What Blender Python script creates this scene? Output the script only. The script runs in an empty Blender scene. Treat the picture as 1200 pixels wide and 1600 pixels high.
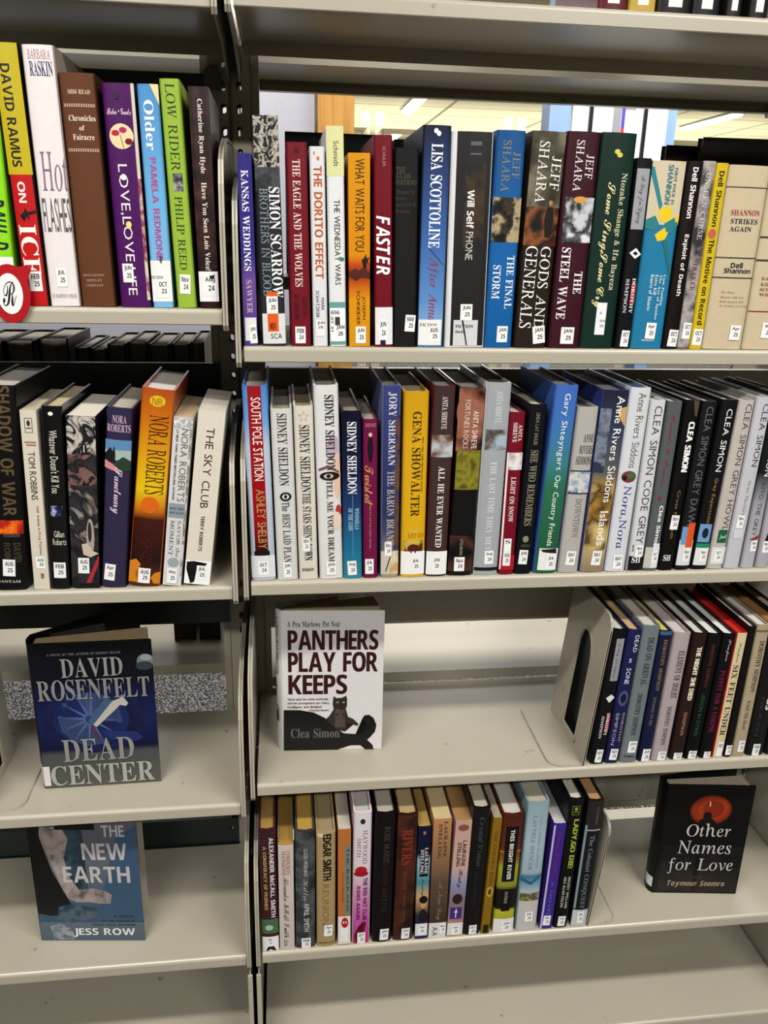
import bpy, bmesh, math, random
from mathutils import Vector, Matrix
random.seed(7)
PI = math.pi
scene = bpy.context.scene
COL = scene.collection

# ------------------------------------------------------------------ camera, world, lights, exposure
FW, RT, UP, CP, FPX = (0.120306,0.941730,-0.314120), (0.992606,-0.119256,0.022633), (0.016147,0.314520,0.949114), (0.054974,-0.968346,0.093166), 1287.184
cd = bpy.data.cameras.new('camera'); cam = bpy.data.objects.new('camera', cd); COL.objects.link(cam)
cd.sensor_fit = 'VERTICAL'; cd.sensor_height = 36; cd.lens = FPX*36/1600; cd.clip_start = .02
m3 = Matrix((RT, UP, [-v for v in FW])).transposed()
cam.matrix_world = Matrix.Translation(CP) @ m3.to_4x4()
scene.camera = cam
w = bpy.data.worlds.new('world'); scene.world = w; w.use_nodes = True
w.node_tree.nodes['Background'].inputs[0].default_value = (1.0, .97, .92, 1)
w.node_tree.nodes['Background'].inputs[1].default_value = .3
scene.view_settings.view_transform = 'Standard'; scene.view_settings.look = 'None'
scene.view_settings.gamma = 1; scene.view_settings.use_curve_mapping = False
scene.view_settings.exposure = 0.0
def area(name, loc, sx, sy, power, col=(1, .975, .925)):
    l = bpy.data.lights.new(name, 'AREA'); l.shape = 'RECTANGLE'; l.size = sx; l.size_y = sy; l.energy = power; l.color = col
    o = bpy.data.objects.new(name, l); o.location = loc; COL.objects.link(o); return o
ZC = 1.42; ZF = -1.23
area('aisle_light', (-.75, -1.05, ZC-.06), 1.2, .14, 46)
area('aisle_light', (1.25, -1.05, ZC-.06), 1.2, .14, 48)
area('aisle_light', (-.9, -2.5, ZC-.06), 1.2, .16, 76)  # added fill, no known fixture: evens out brightness on the lower shelves
area('aisle_light', (1.3, -2.5, ZC-.06), 1.2, .16, 76)  # second added fill for the lower rows
area('far_ceiling_fill', (3, 9.5, .75), 7, 2.5, 130).rotation_euler = (3.14159, 0, 0)  # unseen fill light added to brighten the far ceiling
area('far_aisle_lamp', (-.6, 1.5, ZC-.06), 1.2, .3, 70)
area('far_aisle_lamp', (1.5, 1.5, ZC-.06), 1.2, .3, 70)
area('far_room_lamp', (1.5, 5, ZC-.08), 6, 1.5, 230)
area('far_room_lamp', (3.5, 9.5, ZC-.08), 6, 1.5, 280)

# ------------------------------------------------------------------ materials
DIM = 1.0
def lin(h):
    r = []
    for i in (0, 2, 4):
        c = int(h[i:i+2], 16)/255
        r.append(c/12.92 if c <= .04045 else ((c+.055)/1.055)**2.4)
    return (*[v*DIM for v in r], 1)
MC = {}
def base(key, rough, coat=0, spec=.5):
    m = bpy.data.materials.new(key); m.use_nodes = True
    nt = m.node_tree; b = nt.nodes['Principled BSDF']
    b.inputs['Roughness'].default_value = rough; b.inputs['Coat Weight'].default_value = coat
    b.inputs['Coat Roughness'].default_value = .12; b.inputs['Specular IOR Level'].default_value = spec
    return m, nt, b
def plain(h, rough=.45, coat=0, metal=0, spec=.2):
    k = ('p', h, rough, coat, metal)
    if k not in MC:
        m, nt, b = base('paint_'+h, rough, coat, spec)
        n = nt.nodes.new('ShaderNodeTexNoise'); n.inputs['Scale'].default_value = 90; n.inputs['Detail'].default_value = 3
        tc = nt.nodes.new('ShaderNodeTexCoord'); nt.links.new(tc.outputs['Object'], n.inputs['Vector'])
        mx = nt.nodes.new('ShaderNodeMix'); mx.data_type = 'RGBA'
        c = lin(h); mx.inputs['A'].default_value = [v*.93 for v in c[:3]]+[1]; mx.inputs['B'].default_value = [min(1, v*1.06+.001) for v in c[:3]]+[1]
        nt.links.new(n.outputs['Fac'], mx.inputs['Factor']); nt.links.new(mx.outputs['Result'], b.inputs['Base Color'])
        b.inputs['Metallic'].default_value = metal
        MC[k] = m
    return MC[k]
def ink(h):
    k = ('i', h)
    if k not in MC:
        m, nt, b = base('ink_'+h, .42, 0, .3); b.inputs['Base Color'].default_value = lin(h); MC[k] = m
    return MC[k]
def glow(h, s):
    k = ('g', h, s)
    if k not in MC:
        m, nt, b = base('lamp_'+h, .5); b.inputs['Base Color'].default_value = lin(h)
        b.inputs['Emission Color'].default_value = lin(h); b.inputs['Emission Strength'].default_value = s; MC[k] = m
    return MC[k]
def ramp(stops, rough=.35, coat=0):
    """stops: (height in metres, colour) running down the spine"""
    k = ('r', tuple(stops), rough, coat)
    if k in MC: return MC[k]
    if len(stops) == 1: MC[k] = plain(stops[0][1], rough, coat); return MC[k]
    m, nt, b = base('cover_blend', rough, coat, .2)
    tc = nt.nodes.new('ShaderNodeTexCoord'); sp = nt.nodes.new('ShaderNodeSeparateXYZ'); mr = nt.nodes.new('ShaderNodeMapRange')
    lo = stops[-1][0]; hi = stops[0][0]
    mr.inputs['From Min'].default_value = lo; mr.inputs['From Max'].default_value = hi
    cr = nt.nodes.new('ShaderNodeValToRGB'); el = cr.color_ramp.elements
    ss = sorted(((s[0]-lo)/(hi-lo), s[1]) for s in stops)
    el[0].position = ss[0][0]; el[0].color = lin(ss[0][1]); el[1].position = ss[-1][0]; el[1].color = lin(ss[-1][1])
    for p, c in ss[1:-1]:
        e = el.new(p); e.color = lin(c)
    nt.links.new(tc.outputs['Object'], sp.inputs[0]); nt.links.new(sp.outputs['Z'], mr.inputs['Value'])
    nt.links.new(mr.outputs[0], cr.inputs[0]); nt.links.new(cr.outputs[0], b.inputs['Base Color'])
    MC[k] = m; return m
def picture(cols, scale, kind='noise'):
    m, nt, b = base('printed_picture', .4, 0, .3)
    tc = nt.nodes.new('ShaderNodeTexCoord'); mp = nt.nodes.new('ShaderNodeMapping'); n = nt.nodes.new('ShaderNodeTexNoise')
    mp.inputs['Location'].default_value = (random.random()*9, random.random()*9, random.random()*9)
    n.inputs['Scale'].default_value = scale; n.inputs['Detail'].default_value = 4
    if kind == 'swirl': n.inputs['Distortion'].default_value = 2.2; n.inputs['Scale'].default_value = scale*1.4
    cr = nt.nodes.new('ShaderNodeValToRGB'); el = cr.color_ramp.elements; N = len(cols)
    el[0].position = .38; el[0].color = lin(cols[0]); el[1].position = .66; el[1].color = lin(cols[-1])
    for i in range(1, N-1):
        e = el.new(.36+.28*i/(N-1)); e.color = lin(cols[i])
    nt.links.new(tc.outputs['Object'], mp.inputs[0]); nt.links.new(mp.outputs[0], n.inputs['Vector'])
    nt.links.new(n.outputs['Fac'], cr.inputs[0]); nt.links.new(cr.outputs[0], b.inputs['Base Color'])
    return m
def rings(a, c):
    m, nt, b = base('ringed_print', .35)
    tc = nt.nodes.new('ShaderNodeTexCoord'); wv = nt.nodes.new('ShaderNodeTexWave'); wv.bands_direction = 'Z'
    wv.inputs['Scale'].default_value = 55; wv.inputs['Distortion'].default_value = 1
    mx = nt.nodes.new('ShaderNodeMix'); mx.data_type = 'RGBA'; mx.inputs['A'].default_value = lin(a); mx.inputs['B'].default_value = lin(c)
    nt.links.new(tc.outputs['Object'], wv.inputs['Vector']); nt.links.new(wv.outputs['Fac'], mx.inputs['Factor'])
    nt.links.new(mx.outputs['Result'], b.inputs['Base Color']); return m
def pages(h):
    k = ('pg', h)
    if k not in MC:
        m, nt, b = base('paper_'+h, .8, 0, .2)
        tc = nt.nodes.new('ShaderNodeTexCoord'); mp = nt.nodes.new('ShaderNodeMapping'); mp.inputs['Scale'].default_value = (1400, 4, 4)
        n = nt.nodes.new('ShaderNodeTexNoise'); n.inputs['Scale'].default_value = 1; n.inputs['Detail'].default_value = 2
        mx = nt.nodes.new('ShaderNodeMix'); mx.data_type = 'RGBA'; c = lin(h)
        mx.inputs['A'].default_value = [v*.62 for v in c[:3]]+[1]; mx.inputs['B'].default_value = [min(1, v*1.15) for v in c[:3]]+[1]
        nt.links.new(tc.outputs['Object'], mp.inputs[0]); nt.links.new(mp.outputs[0], n.inputs['Vector'])
        nt.links.new(n.outputs['Fac'], mx.inputs['Factor']); nt.links.new(mx.outputs['Result'], b.inputs['Base Color']); MC[k] = m
    return MC[k]
def enamel(h, rough=.3):
    k = ('e', h)
    if k in MC: return MC[k]
    m, nt, b = base('enamel_'+h, rough)
    tc = nt.nodes.new('ShaderNodeTexCoord'); n = nt.nodes.new('ShaderNodeTexNoise'); n.inputs['Scale'].default_value = 5; n.inputs['Detail'].default_value = 6
    n2 = nt.nodes.new('ShaderNodeTexNoise'); n2.inputs['Scale'].default_value = 700; n2.inputs['Detail'].default_value = 1
    v = nt.nodes.new('ShaderNodeTexNoise'); v.inputs['Scale'].default_value = 38; v.inputs['Detail'].default_value = 5
    mr = nt.nodes.new('ShaderNodeMapRange'); mr.inputs['From Min'].default_value = .70; mr.inputs['From Max'].default_value = .74
    mx = nt.nodes.new('ShaderNodeMix'); mx.data_type = 'RGBA'; c = lin(h)
    mx.inputs['A'].default_value = [q*.93 for q in c[:3]]+[1]; mx.inputs['B'].default_value = [min(1, q*1.04) for q in c[:3]]+[1]
    m2 = nt.nodes.new('ShaderNodeMix'); m2.data_type = 'RGBA'; m2.inputs['B'].default_value = [q*.5 for q in c[:3]]+[1]
    bp = nt.nodes.new('ShaderNodeBump'); bp.inputs['Strength'].default_value = .05; bp.inputs['Distance'].default_value = .001
    for q in (n, n2, v): nt.links.new(tc.outputs['Object'], q.inputs['Vector'])
    nt.links.new(n.outputs['Fac'], mx.inputs['Factor']); nt.links.new(v.outputs['Fac'], mr.inputs['Value'])
    nt.links.new(mx.outputs['Result'], m2.inputs['A']); nt.links.new(mr.outputs[0], m2.inputs['Factor'])
    nt.links.new(m2.outputs['Result'], b.inputs['Base Color'])
    nt.links.new(n2.outputs['Fac'], bp.inputs['Height']); nt.links.new(bp.outputs[0], b.inputs['Normal'])
    MC[k] = m; return m
def carpet():
    m, nt, b = base('speckled_carpet', .95, 0, .1)
    tc = nt.nodes.new('ShaderNodeTexCoord'); n = nt.nodes.new('ShaderNodeTexNoise'); n.inputs['Scale'].default_value = 190; n.inputs['Detail'].default_value = 2
    cr = nt.nodes.new('ShaderNodeValToRGB'); el = cr.color_ramp.elements
    el[0].position = .36; el[0].color = lin('202026'); el[1].position = .64; el[1].color = lin('9c9890'); e = el.new(.5); e.color = lin('4c4a4e')
    nt.links.new(tc.outputs['Object'], n.inputs['Vector']); nt.links.new(n.outputs['Fac'], cr.inputs[0]); nt.links.new(cr.outputs[0], b.inputs['Base Color'])
    return m
CREAM = enamel('9c9686'); GREEN = enamel('0d1c1b', .4); WHITE = plain('e8e8ea', .4)

# ------------------------------------------------------------------ mesh helpers
def mobj(name, verts, faces, mats, parent=None, fm=None, smooth=None, loc=None):
    me = bpy.data.meshes.new(name); me.from_pydata([tuple(v) for v in verts], [], faces)
    for m in (mats if isinstance(mats, (list, tuple)) else [mats]): me.materials.append(m)
    if fm: me.polygons.foreach_set('material_index', fm)
    if smooth is not None: me.polygons.foreach_set('use_smooth', smooth)
    me.update()
    o = bpy.data.objects.new(name, me); COL.objects.link(o)
    if loc is not None: o.location = loc
    if parent is not None: o.parent = parent
    return o
class MB:
    """collects pieces of ONE part"""
    def __init__(s): s.v = []; s.f = []; s.m = []; s.s = []; s.mats = []
    def mi(s, m):
        if m not in s.mats: s.mats.append(m)
        return s.mats.index(m)
    def add(s, vs, fs, m, sm=False):
        o = len(s.v); k = s.mi(m); s.v += [tuple(v) for v in vs]
        for f in fs: s.f.append([i+o for i in f]); s.m.append(k); s.s.append(sm)
    def box(s, a, b, m, bev=0):
        if bev:
            bm = bmesh.new(); bmesh.ops.create_cube(bm, size=1)
            for v in bm.verts: v.co = Vector([a[i]+(b[i]-a[i])*(v.co[i]+.5) for i in range(3)])
            bmesh.ops.bevel(bm, geom=bm.edges[:], offset=bev, segments=2, affect='EDGES', profile=.6)
            s.add([v.co[:] for v in bm.verts], [[v.index for v in f.verts] for f in bm.faces], m); bm.free(); return
        x0, y0, z0 = a; x1, y1, z1 = b
        s.add([(x0,y0,z0),(x1,y0,z0),(x1,y1,z0),(x0,y1,z0),(x0,y0,z1),(x1,y0,z1),(x1,y1,z1),(x0,y1,z1)],
              [(0,3,2,1),(4,5,6,7),(0,1,5,4),(1,2,6,5),(2,3,7,6),(3,0,4,7)], m)
    def extrude(s, prof, axis, a, b, m, sm=False, caps=True):
        """prof: closed 2D list; axis 0: (y,z) along x; 2: (x,y) along z"""
        n = len(prof)
        P = lambda t, q: (t, q[0], q[1]) if axis == 0 else ((q[0], t, q[1]) if axis == 1 else (q[0], q[1], t))
        vs = [P(a, q) for q in prof]+[P(b, q) for q in prof]
        s.add(vs, [(i, (i+1) % n, n+(i+1) % n, n+i) for i in range(n)], m, sm)
        if caps: s.add(vs, [list(range(n))[::-1], list(range(n, 2*n))], m)
    def build(s, name, parent=None, loc=None):
        return mobj(name, s.v, s.f, s.mats, parent, s.m, s.s, loc)
def plate(outer, holes, t, fn):
    """flat sheet with real holes; fn maps (a, b, offset) to 3D; returns verts, faces"""
    c = bpy.data.curves.new('sheet', 'CURVE'); c.dimensions = '2D'; c.fill_mode = 'BOTH'; c.extrude = t/2
    for loop in [outer]+holes:
        sp = c.splines.new('POLY'); sp.points.add(len(loop)-1); sp.use_cyclic_u = True
        for p, q in zip(sp.points, loop): p.co = (q[0], q[1], 0, 1)
    o = bpy.data.objects.new('sheet', c); me = bpy.data.meshes.new_from_object(o)
    vs = [fn(*v.co) for v in me.vertices]; fs = [list(p.vertices) for p in me.polygons]
    bpy.data.meshes.remove(me); bpy.data.objects.remove(o); bpy.data.curves.remove(c)
    return vs, fs
def empty(name, loc, label=None, cat=None, group=None, rot=(0, 0, 0)):
    o = bpy.data.objects.new(name, None); o.empty_display_size = .03; COL.objects.link(o)
    o.location = loc; o.rotation_euler = rot
    tag(o, label, cat, group); return o
def tag(o, label=None, cat=None, group=None, kind=None):
    if label: o['label'] = label
    if cat: o['category'] = cat
    if group: o['group'] = group
    if kind: o['kind'] = kind
    return o

# ------------------------------------------------------------------ lettering
DIM = .72     # colours made from here on are darkened to offset the strong lamps
FB = {'SR': (0x1D400, 0x1D41A), 'SI': (0x1D434, 0x1D44E), 'SBI': (0x1D63C, 0x1D656), 'SC': (0x1D4D0, 0x1D4EA), 'SB': (0x1D5D4, 0x1D5EE)}
STY = {'SR': ('SR', 0, 0), 'SERC': ('SR', 0, 0), 'SI': ('SI', 0, 0), 'SU': ('SI', -.22, 0), 'SC_': ('SI', -.22, 0), 'SC': ('SC', 0, 0),
       'SB': ('SB', 0, 0), 'SBC': ('SB', 0, 0), 'SBI': ('SBI', 0, 0), 'S': (None, 0, 0), 'SANSC': (None, 0, 0)}
TC = {}; GC = {}
def load_family(fam, chars):
    """one text object per type family, a character per line, cut into glyphs"""
    qs = []
    for ch in chars:
        q = ch
        if fam:
            A, a = FB[fam]
            if 'A' <= ch <= 'Z': q = chr(A+ord(ch)-65)
            elif fam == 'SI' and ch == 'h': q = '\u210e'
            elif 'a' <= ch <= 'z': q = chr(a+ord(ch)-97)
            elif '0' <= ch <= '9' and fam in ('SR', 'SB'): q = chr({'SR': 0x1D7CE, 'SB': 0x1D7EC}[fam]+int(ch))
        qs.append(q)
    c = bpy.data.curves.new('txt', 'FONT'); c.body = '\n'.join(qs); c.resolution_u = 2; c.fill_mode = 'FRONT'; c.space_line = 4
    o = bpy.data.objects.new('txt', c); me = bpy.data.meshes.new_from_object(o)
    for v in me.vertices:
        li = round(-(v.co.y-.35)/4.0); v.co.y += 4.0*li; v.co.x += 5.0*li
    bm = bmesh.new(); bm.from_mesh(me)
    for i in range(-2, 9):      # cut strokes so that lettering can follow a rounded spine
        bmesh.ops.bisect_plane(bm, geom=bm.verts[:]+bm.edges[:]+bm.faces[:], plane_co=(0, i*.11+.02, 0), plane_no=(0, 1, 0))
    bm.verts.ensure_lookup_table()
    G = [[{}, [], []] for _ in chars]
    for p in bm.faces:
        li = int((p.verts[0].co.x+1)//5.0)
        if not 0 <= li < len(G): continue
        mp, V, F = G[li]; f = []
        for v in p.verts:
            if v.index not in mp: mp[v.index] = len(V); V.append((v.co.x-5.0*li, v.co.y))
            f.append(mp[v.index])
        F.append(f)
    bm.free(); bpy.data.meshes.remove(me); bpy.data.objects.remove(o); bpy.data.curves.remove(c)
    for ch, (mp, V, F) in zip(chars, G): GC[(ch, fam)] = (V, F)
def one_glyph(ch, style):
    fam, sh, off = STY[style]
    if (ch, fam) not in GC: load_family(fam, ch)
    V, F = GC[(ch, fam)]
    if not V: return [], [], .2
    V = [(x+sh*y, y) for x, y in V]; x0 = min(v[0] for v in V); V = [(x-x0, y) for x, y in V]
    return V, F, max(v[0] for v in V)
GAP = {'SR': .05, 'SERC': .05, 'SI': .05, 'SU': .06, 'SC_': .06, 'SC': -.01, 'SB': .07, 'SBC': .06, 'SBI': .04, 'S': .10, 'SANSC': .08}
def glyphs(text, style):
    k = (text, style)
    if k in TC: return TC[k]
    V = []; F = []; x = 0
    for ch in text:
        if ch == ' ': x += .36; continue
        vs, fs, w_ = one_glyph(ch, style); n = len(V)
        V += [(a+x, b) for a, b in vs]; F += [[i+n for i in f] for f in fs]; x += w_+GAP[style]
    if not V: TC[k] = ([], []); return TC[k]
    x0 = min(v[0] for v in V); x1 = max(v[0] for v in V); y0 = min(v[1] for v in V); y1 = max(v[1] for v in V)
    TC[k] = ([((a-x0)/max(1e-6, x1-x0), (b-y0)/max(1e-6, y1-y0)) for a, b in V], F); return TC[k]
def put_text(mb, text, style, col, t0, t1, u0, u1, d, surf, off):
    """surf(u, t, off) -> 3D; u across 0..1, t down from the top 0..1"""
    vs, fs = glyphs(text, style)
    if not vs: return
    if d == 'D': pts = [surf(u0+(u1-u0)*y, t0+(t1-t0)*x, off) for x, y in vs]
    else: pts = [surf(u0+(u1-u0)*x, t1-(t1-t0)*y, off) for x, y in vs]
    mb.add(pts, fs, ink(col))
    if style == 'SBC':      # extra heavy face: thicken by overprinting
        for q in (-1, 1):
            e = .011*q*(u1-u0)/max(3, len(text))*2.6
            mb.add([surf(*( (u0+(u1-u0)*x+e, t1-(t1-t0)*y) if d != 'D' else (u0+(u1-u0)*y, t0+(t1-t0)*x+.0016*q) ), off+.00002*(q+2)) for x, y in vs], fs, ink(col))
def put_rect(mb, u0, u1, t0, t1, m, surf, off, n=6):
    vs = []; 
    for i in range(n+1):
        u = u0+(u1-u0)*i/n; vs += [surf(u, t0, off), surf(u, t1, off)]
    mb.add(vs, [(2*i, 2*i+1, 2*i+3, 2*i+2) for i in range(n)], m)
def put_poly(mb, pts, m, surf, off):
    bm = bmesh.new(); f = bm.faces.new([bm.verts.new((u, t, 0)) for u, t in pts]); bmesh.ops.triangulate(bm, faces=[f])
    lo = min(p[0] for p in pts); hi = max(p[0] for p in pts)
    for i in range(1, 10):
        if lo < i*.1 < hi: bmesh.ops.bisect_plane(bm, geom=bm.verts[:]+bm.edges[:]+bm.faces[:], plane_co=(i*.1, 0, 0), plane_no=(1, 0, 0))
    bm.verts.index_update()
    mb.add([surf(v.co.x, v.co.y, off) for v in bm.verts], [[v.index for v in q.verts] for q in bm.faces], m); bm.free()
def ell(cu, ct, ru, rt, n=20): return [(cu+ru*math.cos(2*PI*i/n), ct+rt*math.sin(2*PI*i/n)) for i in range(n)]

def art(root, items, surf, wid, hgt, scale=1):
    a = MB(); tx = MB(); off = .00012; labels = []; nlab = 0
    for it in items:
        k = it[0]; off += .00005
        if k == 'T':
            put_text(tx, *it[1:], surf, off)
        elif k == 'R': put_rect(a, *it[1:5], ink(it[5]), surf, off)
        elif k == 'N': put_rect(a, *it[1:5], picture(it[5], it[6], it[7]), surf, off)
        elif k == 'W': put_rect(a, *it[1:5], rings(it[5], it[6]), surf, off)
        elif k == 'G': put_rect(a, *it[1:5], ramp([(hgt*(1-it[3]), it[5]), (hgt*(1-it[3]-(it[4]-it[3])*.55), it[5]), (hgt*(1-it[4]), it[6])]), surf, off)
        elif k == 'E': put_poly(a, ell(*it[1:5]), ink(it[5]), surf, off)
        elif k == 'P': put_poly(a, it[1], ink(it[2]), surf, off)
        elif k == 'NP': put_poly(a, it[1], picture(it[2], it[3]), surf, off)
        elif k in ('F', 'F2'):
            u0, u1, t0, t1, c = it[1:]
            du = .0006/wid; dt = .0006/hgt
            for q in ((u0, u0+du, t0, t1), (u1-du, u1, t0, t1), (u0, u1, t0, t0+dt), (u0, u1, t1-dt, t1)): put_rect(a, *q, ink(c), surf, off)
            put_poly(a, ell((u0+u1)/2, t0+(t1-t0)*.35, (u1-u0)*.22, (t1-t0)*.2), ink(c), surf, off)
            put_rect(a, u0+(u1-u0)*.15, u1-(u1-u0)*.15, t0+(t1-t0)*.65, t0+(t1-t0)*.72, ink(c), surf, off)
        elif k == 'F5':
            cu, ct, ru, rt, c = it[1:]
            P5 = lambda s: [(cu+ru*s*(1 if i % 2 == 0 else .42)*math.sin(PI*i/5), ct-rt*s*(1 if i % 2 == 0 else .42)*math.cos(PI*i/5)) for i in range(10)]
            o_, i_ = P5(1), P5(.86)
            for i in range(10): put_poly(a, [o_[i], o_[(i+1) % 10], i_[(i+1) % 10], i_[i]], ink(c), surf, off)
        elif k == 'L':
            lb = MB(); put_rect(lb, *it[1:5], plain(it[5], .55), surf, off); lb.build('library_label', root)
        elif k == 'S':
            u0, u1, t0, t1, l1, l2, rot = it[1:]
            cu, ct = (u0+u1)/2, (t0+t1)/2; W = (u1-u0)*wid/2; Hh = (t1-t0)*hgt/2; c, s_ = math.cos(math.radians(rot)), math.sin(math.radians(rot))
            def R2(x, y, c=c, s_=s_, cu=cu, ct=ct): return cu+(x*c-y*s_)/wid, ct+(x*s_+y*c)/hgt
            st = MB(); o2 = off+.0001; K = 6; vs = []
            for j in range(K+1):
                for y_ in (-Hh, Hh): u, t = R2(-W+2*W*j/K, y_); vs.append(surf(u, t, o2))
            st.add(vs, [(2*j, 2*j+1, 2*j+3, 2*j+2) for j in range(K)], plain('f2f2f0', .5))
            so = st.build('date_sticker', root)
            pr = MB()
            sf = lambda u, t, o: surf(*R2((u-.5)*2*W, (t-.5)*2*Hh), o)
            put_text(pr, l1, 'SB', '202024', .12, .38, .18, .86, 'H', sf, o2+.00008)
            if l2: put_text(pr, l2, 'SB', '202024', .5, .76, .38, .8, 'H', sf, o2+.00008)
            pr.build('print', so)
            off += .0002
    if a.v: a.build('cover_art', root)
    if tx.v: tx.build('lettering', root)

# ------------------------------------------------------------------ books
def make_book(name, loc, wid, hgt, dep, lean, kind, stops, items, label, group, side=None, pg='b8ab92', rough=.34, coat=0, rz=0, front=None):
    hard = kind == 'hard'
    drop = abs(math.sin(lean))*wid/2
    root = empty(name, (loc[0], loc[1], loc[2]+drop+.0004), label, 'book', group, (0, lean, rz))
    t = min(.0026, wid*.12) if hard else .0005
    bulge = min(.0028, wid*.08) if hard else .0004
    w2 = wid/2
    prof = lambda x: bulge*min(1.3, (x/w2)**2)
    NS = 8 if hard else 4
    out = [(-w2, dep)]+[(-w2+wid*i/NS, prof(-w2+wid*i/NS)) for i in range(NS+1)]+[(w2, dep)]
    if hard: out[1] = (-w2, prof(w2)+.0015); out[NS+1] = (w2, prof(w2)+.0015); out.insert(2, (-w2+.0012, prof(w2-.0012))); out.insert(NS+2, (w2-.0012, prof(w2-.0012)))
    inn = [(w2-t, dep)]+[(w2-t, prof(w2)+t+.001), (0, t+.0004), (-w2+t, prof(w2)+t+.001)]+[(-w2+t, dep)]
    pts = out+inn; n = len(pts); no = len(out)
    spine = ramp(stops, rough, coat); sidem = plain(side, rough, coat) if side else spine
    mats = [spine, sidem]
    vs = [(x, y, 0) for x, y in pts]+[(x, y, hgt) for x, y in pts]; fs = []; fm = []; sm = []
    for i in range(n):
        j = (i+1) % n; fs.append((i, j, n+j, n+i)); sp_ = 2 <= i < no-3
        fm.append(0 if sp_ else 1); sm.append(sp_)
    # ring caps built as quads between outer and inner outline
    I0 = no
    inner_for = []
    for i in range(no):
        x = out[i][0]
        if i == 0: inner_for.append(n-1)
        elif i == no-1: inner_for.append(I0)
        elif x <= -w2*.5: inner_for.append(n-2)
        elif x >= w2*.5: inner_for.append(I0+1)
        else: inner_for.append(I0+2)
    for z in (0, n):
        for i in range(no-1):
            q = [i, i+1, inner_for[i+1]] + ([inner_for[i]] if inner_for[i] != inner_for[i+1] else [])
            q = [k+z+2*n for k in q]; fs.append(q[::-1] if z == 0 else q); fm.append(1); sm.append(False)
    mobj('cover', vs+vs, fs, mats, root, fm, sm)
    p = MB(); zi = .0032 if hard else .0002; yo = t+bulge+.0015 if hard else t+.0005
    e = .0002
    body = [(-w2+t+e, yo), (w2-t-e, yo), (w2-t-e, dep-(.004 if hard else .0003)), (0, dep-(.007 if hard else .0003)), (-w2+t+e, dep-(.004 if hard else .0003))]
    p.extrude(body, 2, zi, hgt-zi, pages(pg)); p.build('page_block', root)
    if items:
        surf = lambda u, tt, o: (-w2+u*wid, prof(-w2+u*wid)-o, hgt*(1-tt))
        art(root, items, surf, wid, hgt)
    return root
def face_book(name, loc, wid, hgt, th, yaw, tilt, fan, back, ccol, scol, pcol, items, sitems, label, endp='c8c0b0', bcol=None, sang=.15):
    """a hardcover standing with its front board towards the aisle; pages and back board fan out behind"""
    root = empty(name, loc, label, 'book', None, (tilt, 0, yaw))
    # local: x along the front board from the spine, -y towards the aisle, z up
    b = .0028; c = MB(); cm = ramp(ccol, .4, .0); sm_ = ramp(scol, .4, .0)
    c.box((.0, 0, 0), (wid, b, hgt), cm, .0007)
    c.build('front_board', root)
    ss, cs = math.sin(sang), math.cos(sang)
    sxy = lambda d, o: (-d*ss-o*cs-.0008, .0008+d*cs-o*ss)      # along the spine, outwards
    s = MB(); n = 8; arc = [sxy(th*i/n, .0035*math.sin(PI*i/n)) for i in range(n+1)]
    s.extrude(arc+[sxy(th*i/n, .0035*math.sin(PI*i/n)-.0018) for i in range(n, -1, -1)], 2, 0, hgt, sm_, False); s.build('spine', root)
    bb = MB(); ca, sa = math.cos(back), math.sin(back); bx, by = sxy(th, -.0002)
    q = [(bx+.001, by-b*.5), (bx-.0005, by+b*.5), (bx+wid*ca, by+b*.5+wid*sa), (bx+wid*ca+b*sa, by+b*.5-b*ca+wid*sa)]
    bb.extrude(q, 2, 0, hgt, plain(bcol, .5) if bcol else sm_); bb.build('back_board', root)
    pg = MB(); f = fan; wp = wid-.006; a0 = (.004, b+.0004); 
    blk = [a0, (wp, b+.0006), (wp*math.cos(f*.5)-.001, b+.001+wp*math.sin(f*.5)+(th-2*b)*.5), (wp*math.cos(f)-.003, th-b-.0006+wp*math.sin(f)), (.004, th-b-.0006)]
    pg.extrude(blk, 2, .003, hgt-.0035, pages(pcol)); pg.build('page_block', root)
    if back-fan > .12:
        fl = MB(); g = (back+fan)/2+.02; q = [(.02, th-.0035+.02*math.sin(g)), (wp*.62*math.cos(g), th-.0035+wp*.62*math.sin(g)), (wp*.62*math.cos(g)-.0004, th-.0031+wp*.62*math.sin(g)), (.02, th-.0031+.02*math.sin(g))]
        fl.extrude(q, 2, .002, hgt-.002, plain(endp, .5)); fl.build('jacket_flap', root)
    art(root, items, lambda u, t, o: (u*wid, -o, hgt*(1-t)), wid, hgt)
    if sitems:
        sp = MB()
        for k, it in enumerate(sitems):
            sf = lambda u, t, o, k=k: (*sxy(th*(1-u), .0035*math.sin(PI*(1-u))+.0002+k*.00005), hgt*(1-t))
            if it[0] == 'T': put_text(sp, *it[1:], sf, 0)
            elif it[0] == 'R': put_rect(sp, *it[1:5], ink(it[5]), sf, 0)
        sp.build('spine_print', root)
    return root

# ------------------------------------------------------------------ the room
def struct(o): o['kind'] = 'structure'; return o
def slab(name, a, b, m):
    k = MB(); k.box(a, b, m); return struct(k.build(name))
slab('floor', (-7, -3.6, ZF-.05), (12, 13, ZF), carpet())
WALL = plain('8c8470', .7)
slab('wall_back', (-7, 13, ZF), (12, 13.1, ZC), plain('e4dcb4', .7))
slab('wall_left', (-7.1, -3.6, ZF), (-7, 13, ZC), WALL)
slab('wall_right', (12, -3.6, ZF), (12.1, 13, ZC), WALL)
slab('wall_front', (-7, -3.7, ZF), (12, -3.6, ZC), plain('3a3028', .7))
slab('ceiling', (-7, -3.6, ZC+.02), (12, 13, ZC+.1), plain('a8a494', .8))
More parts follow.
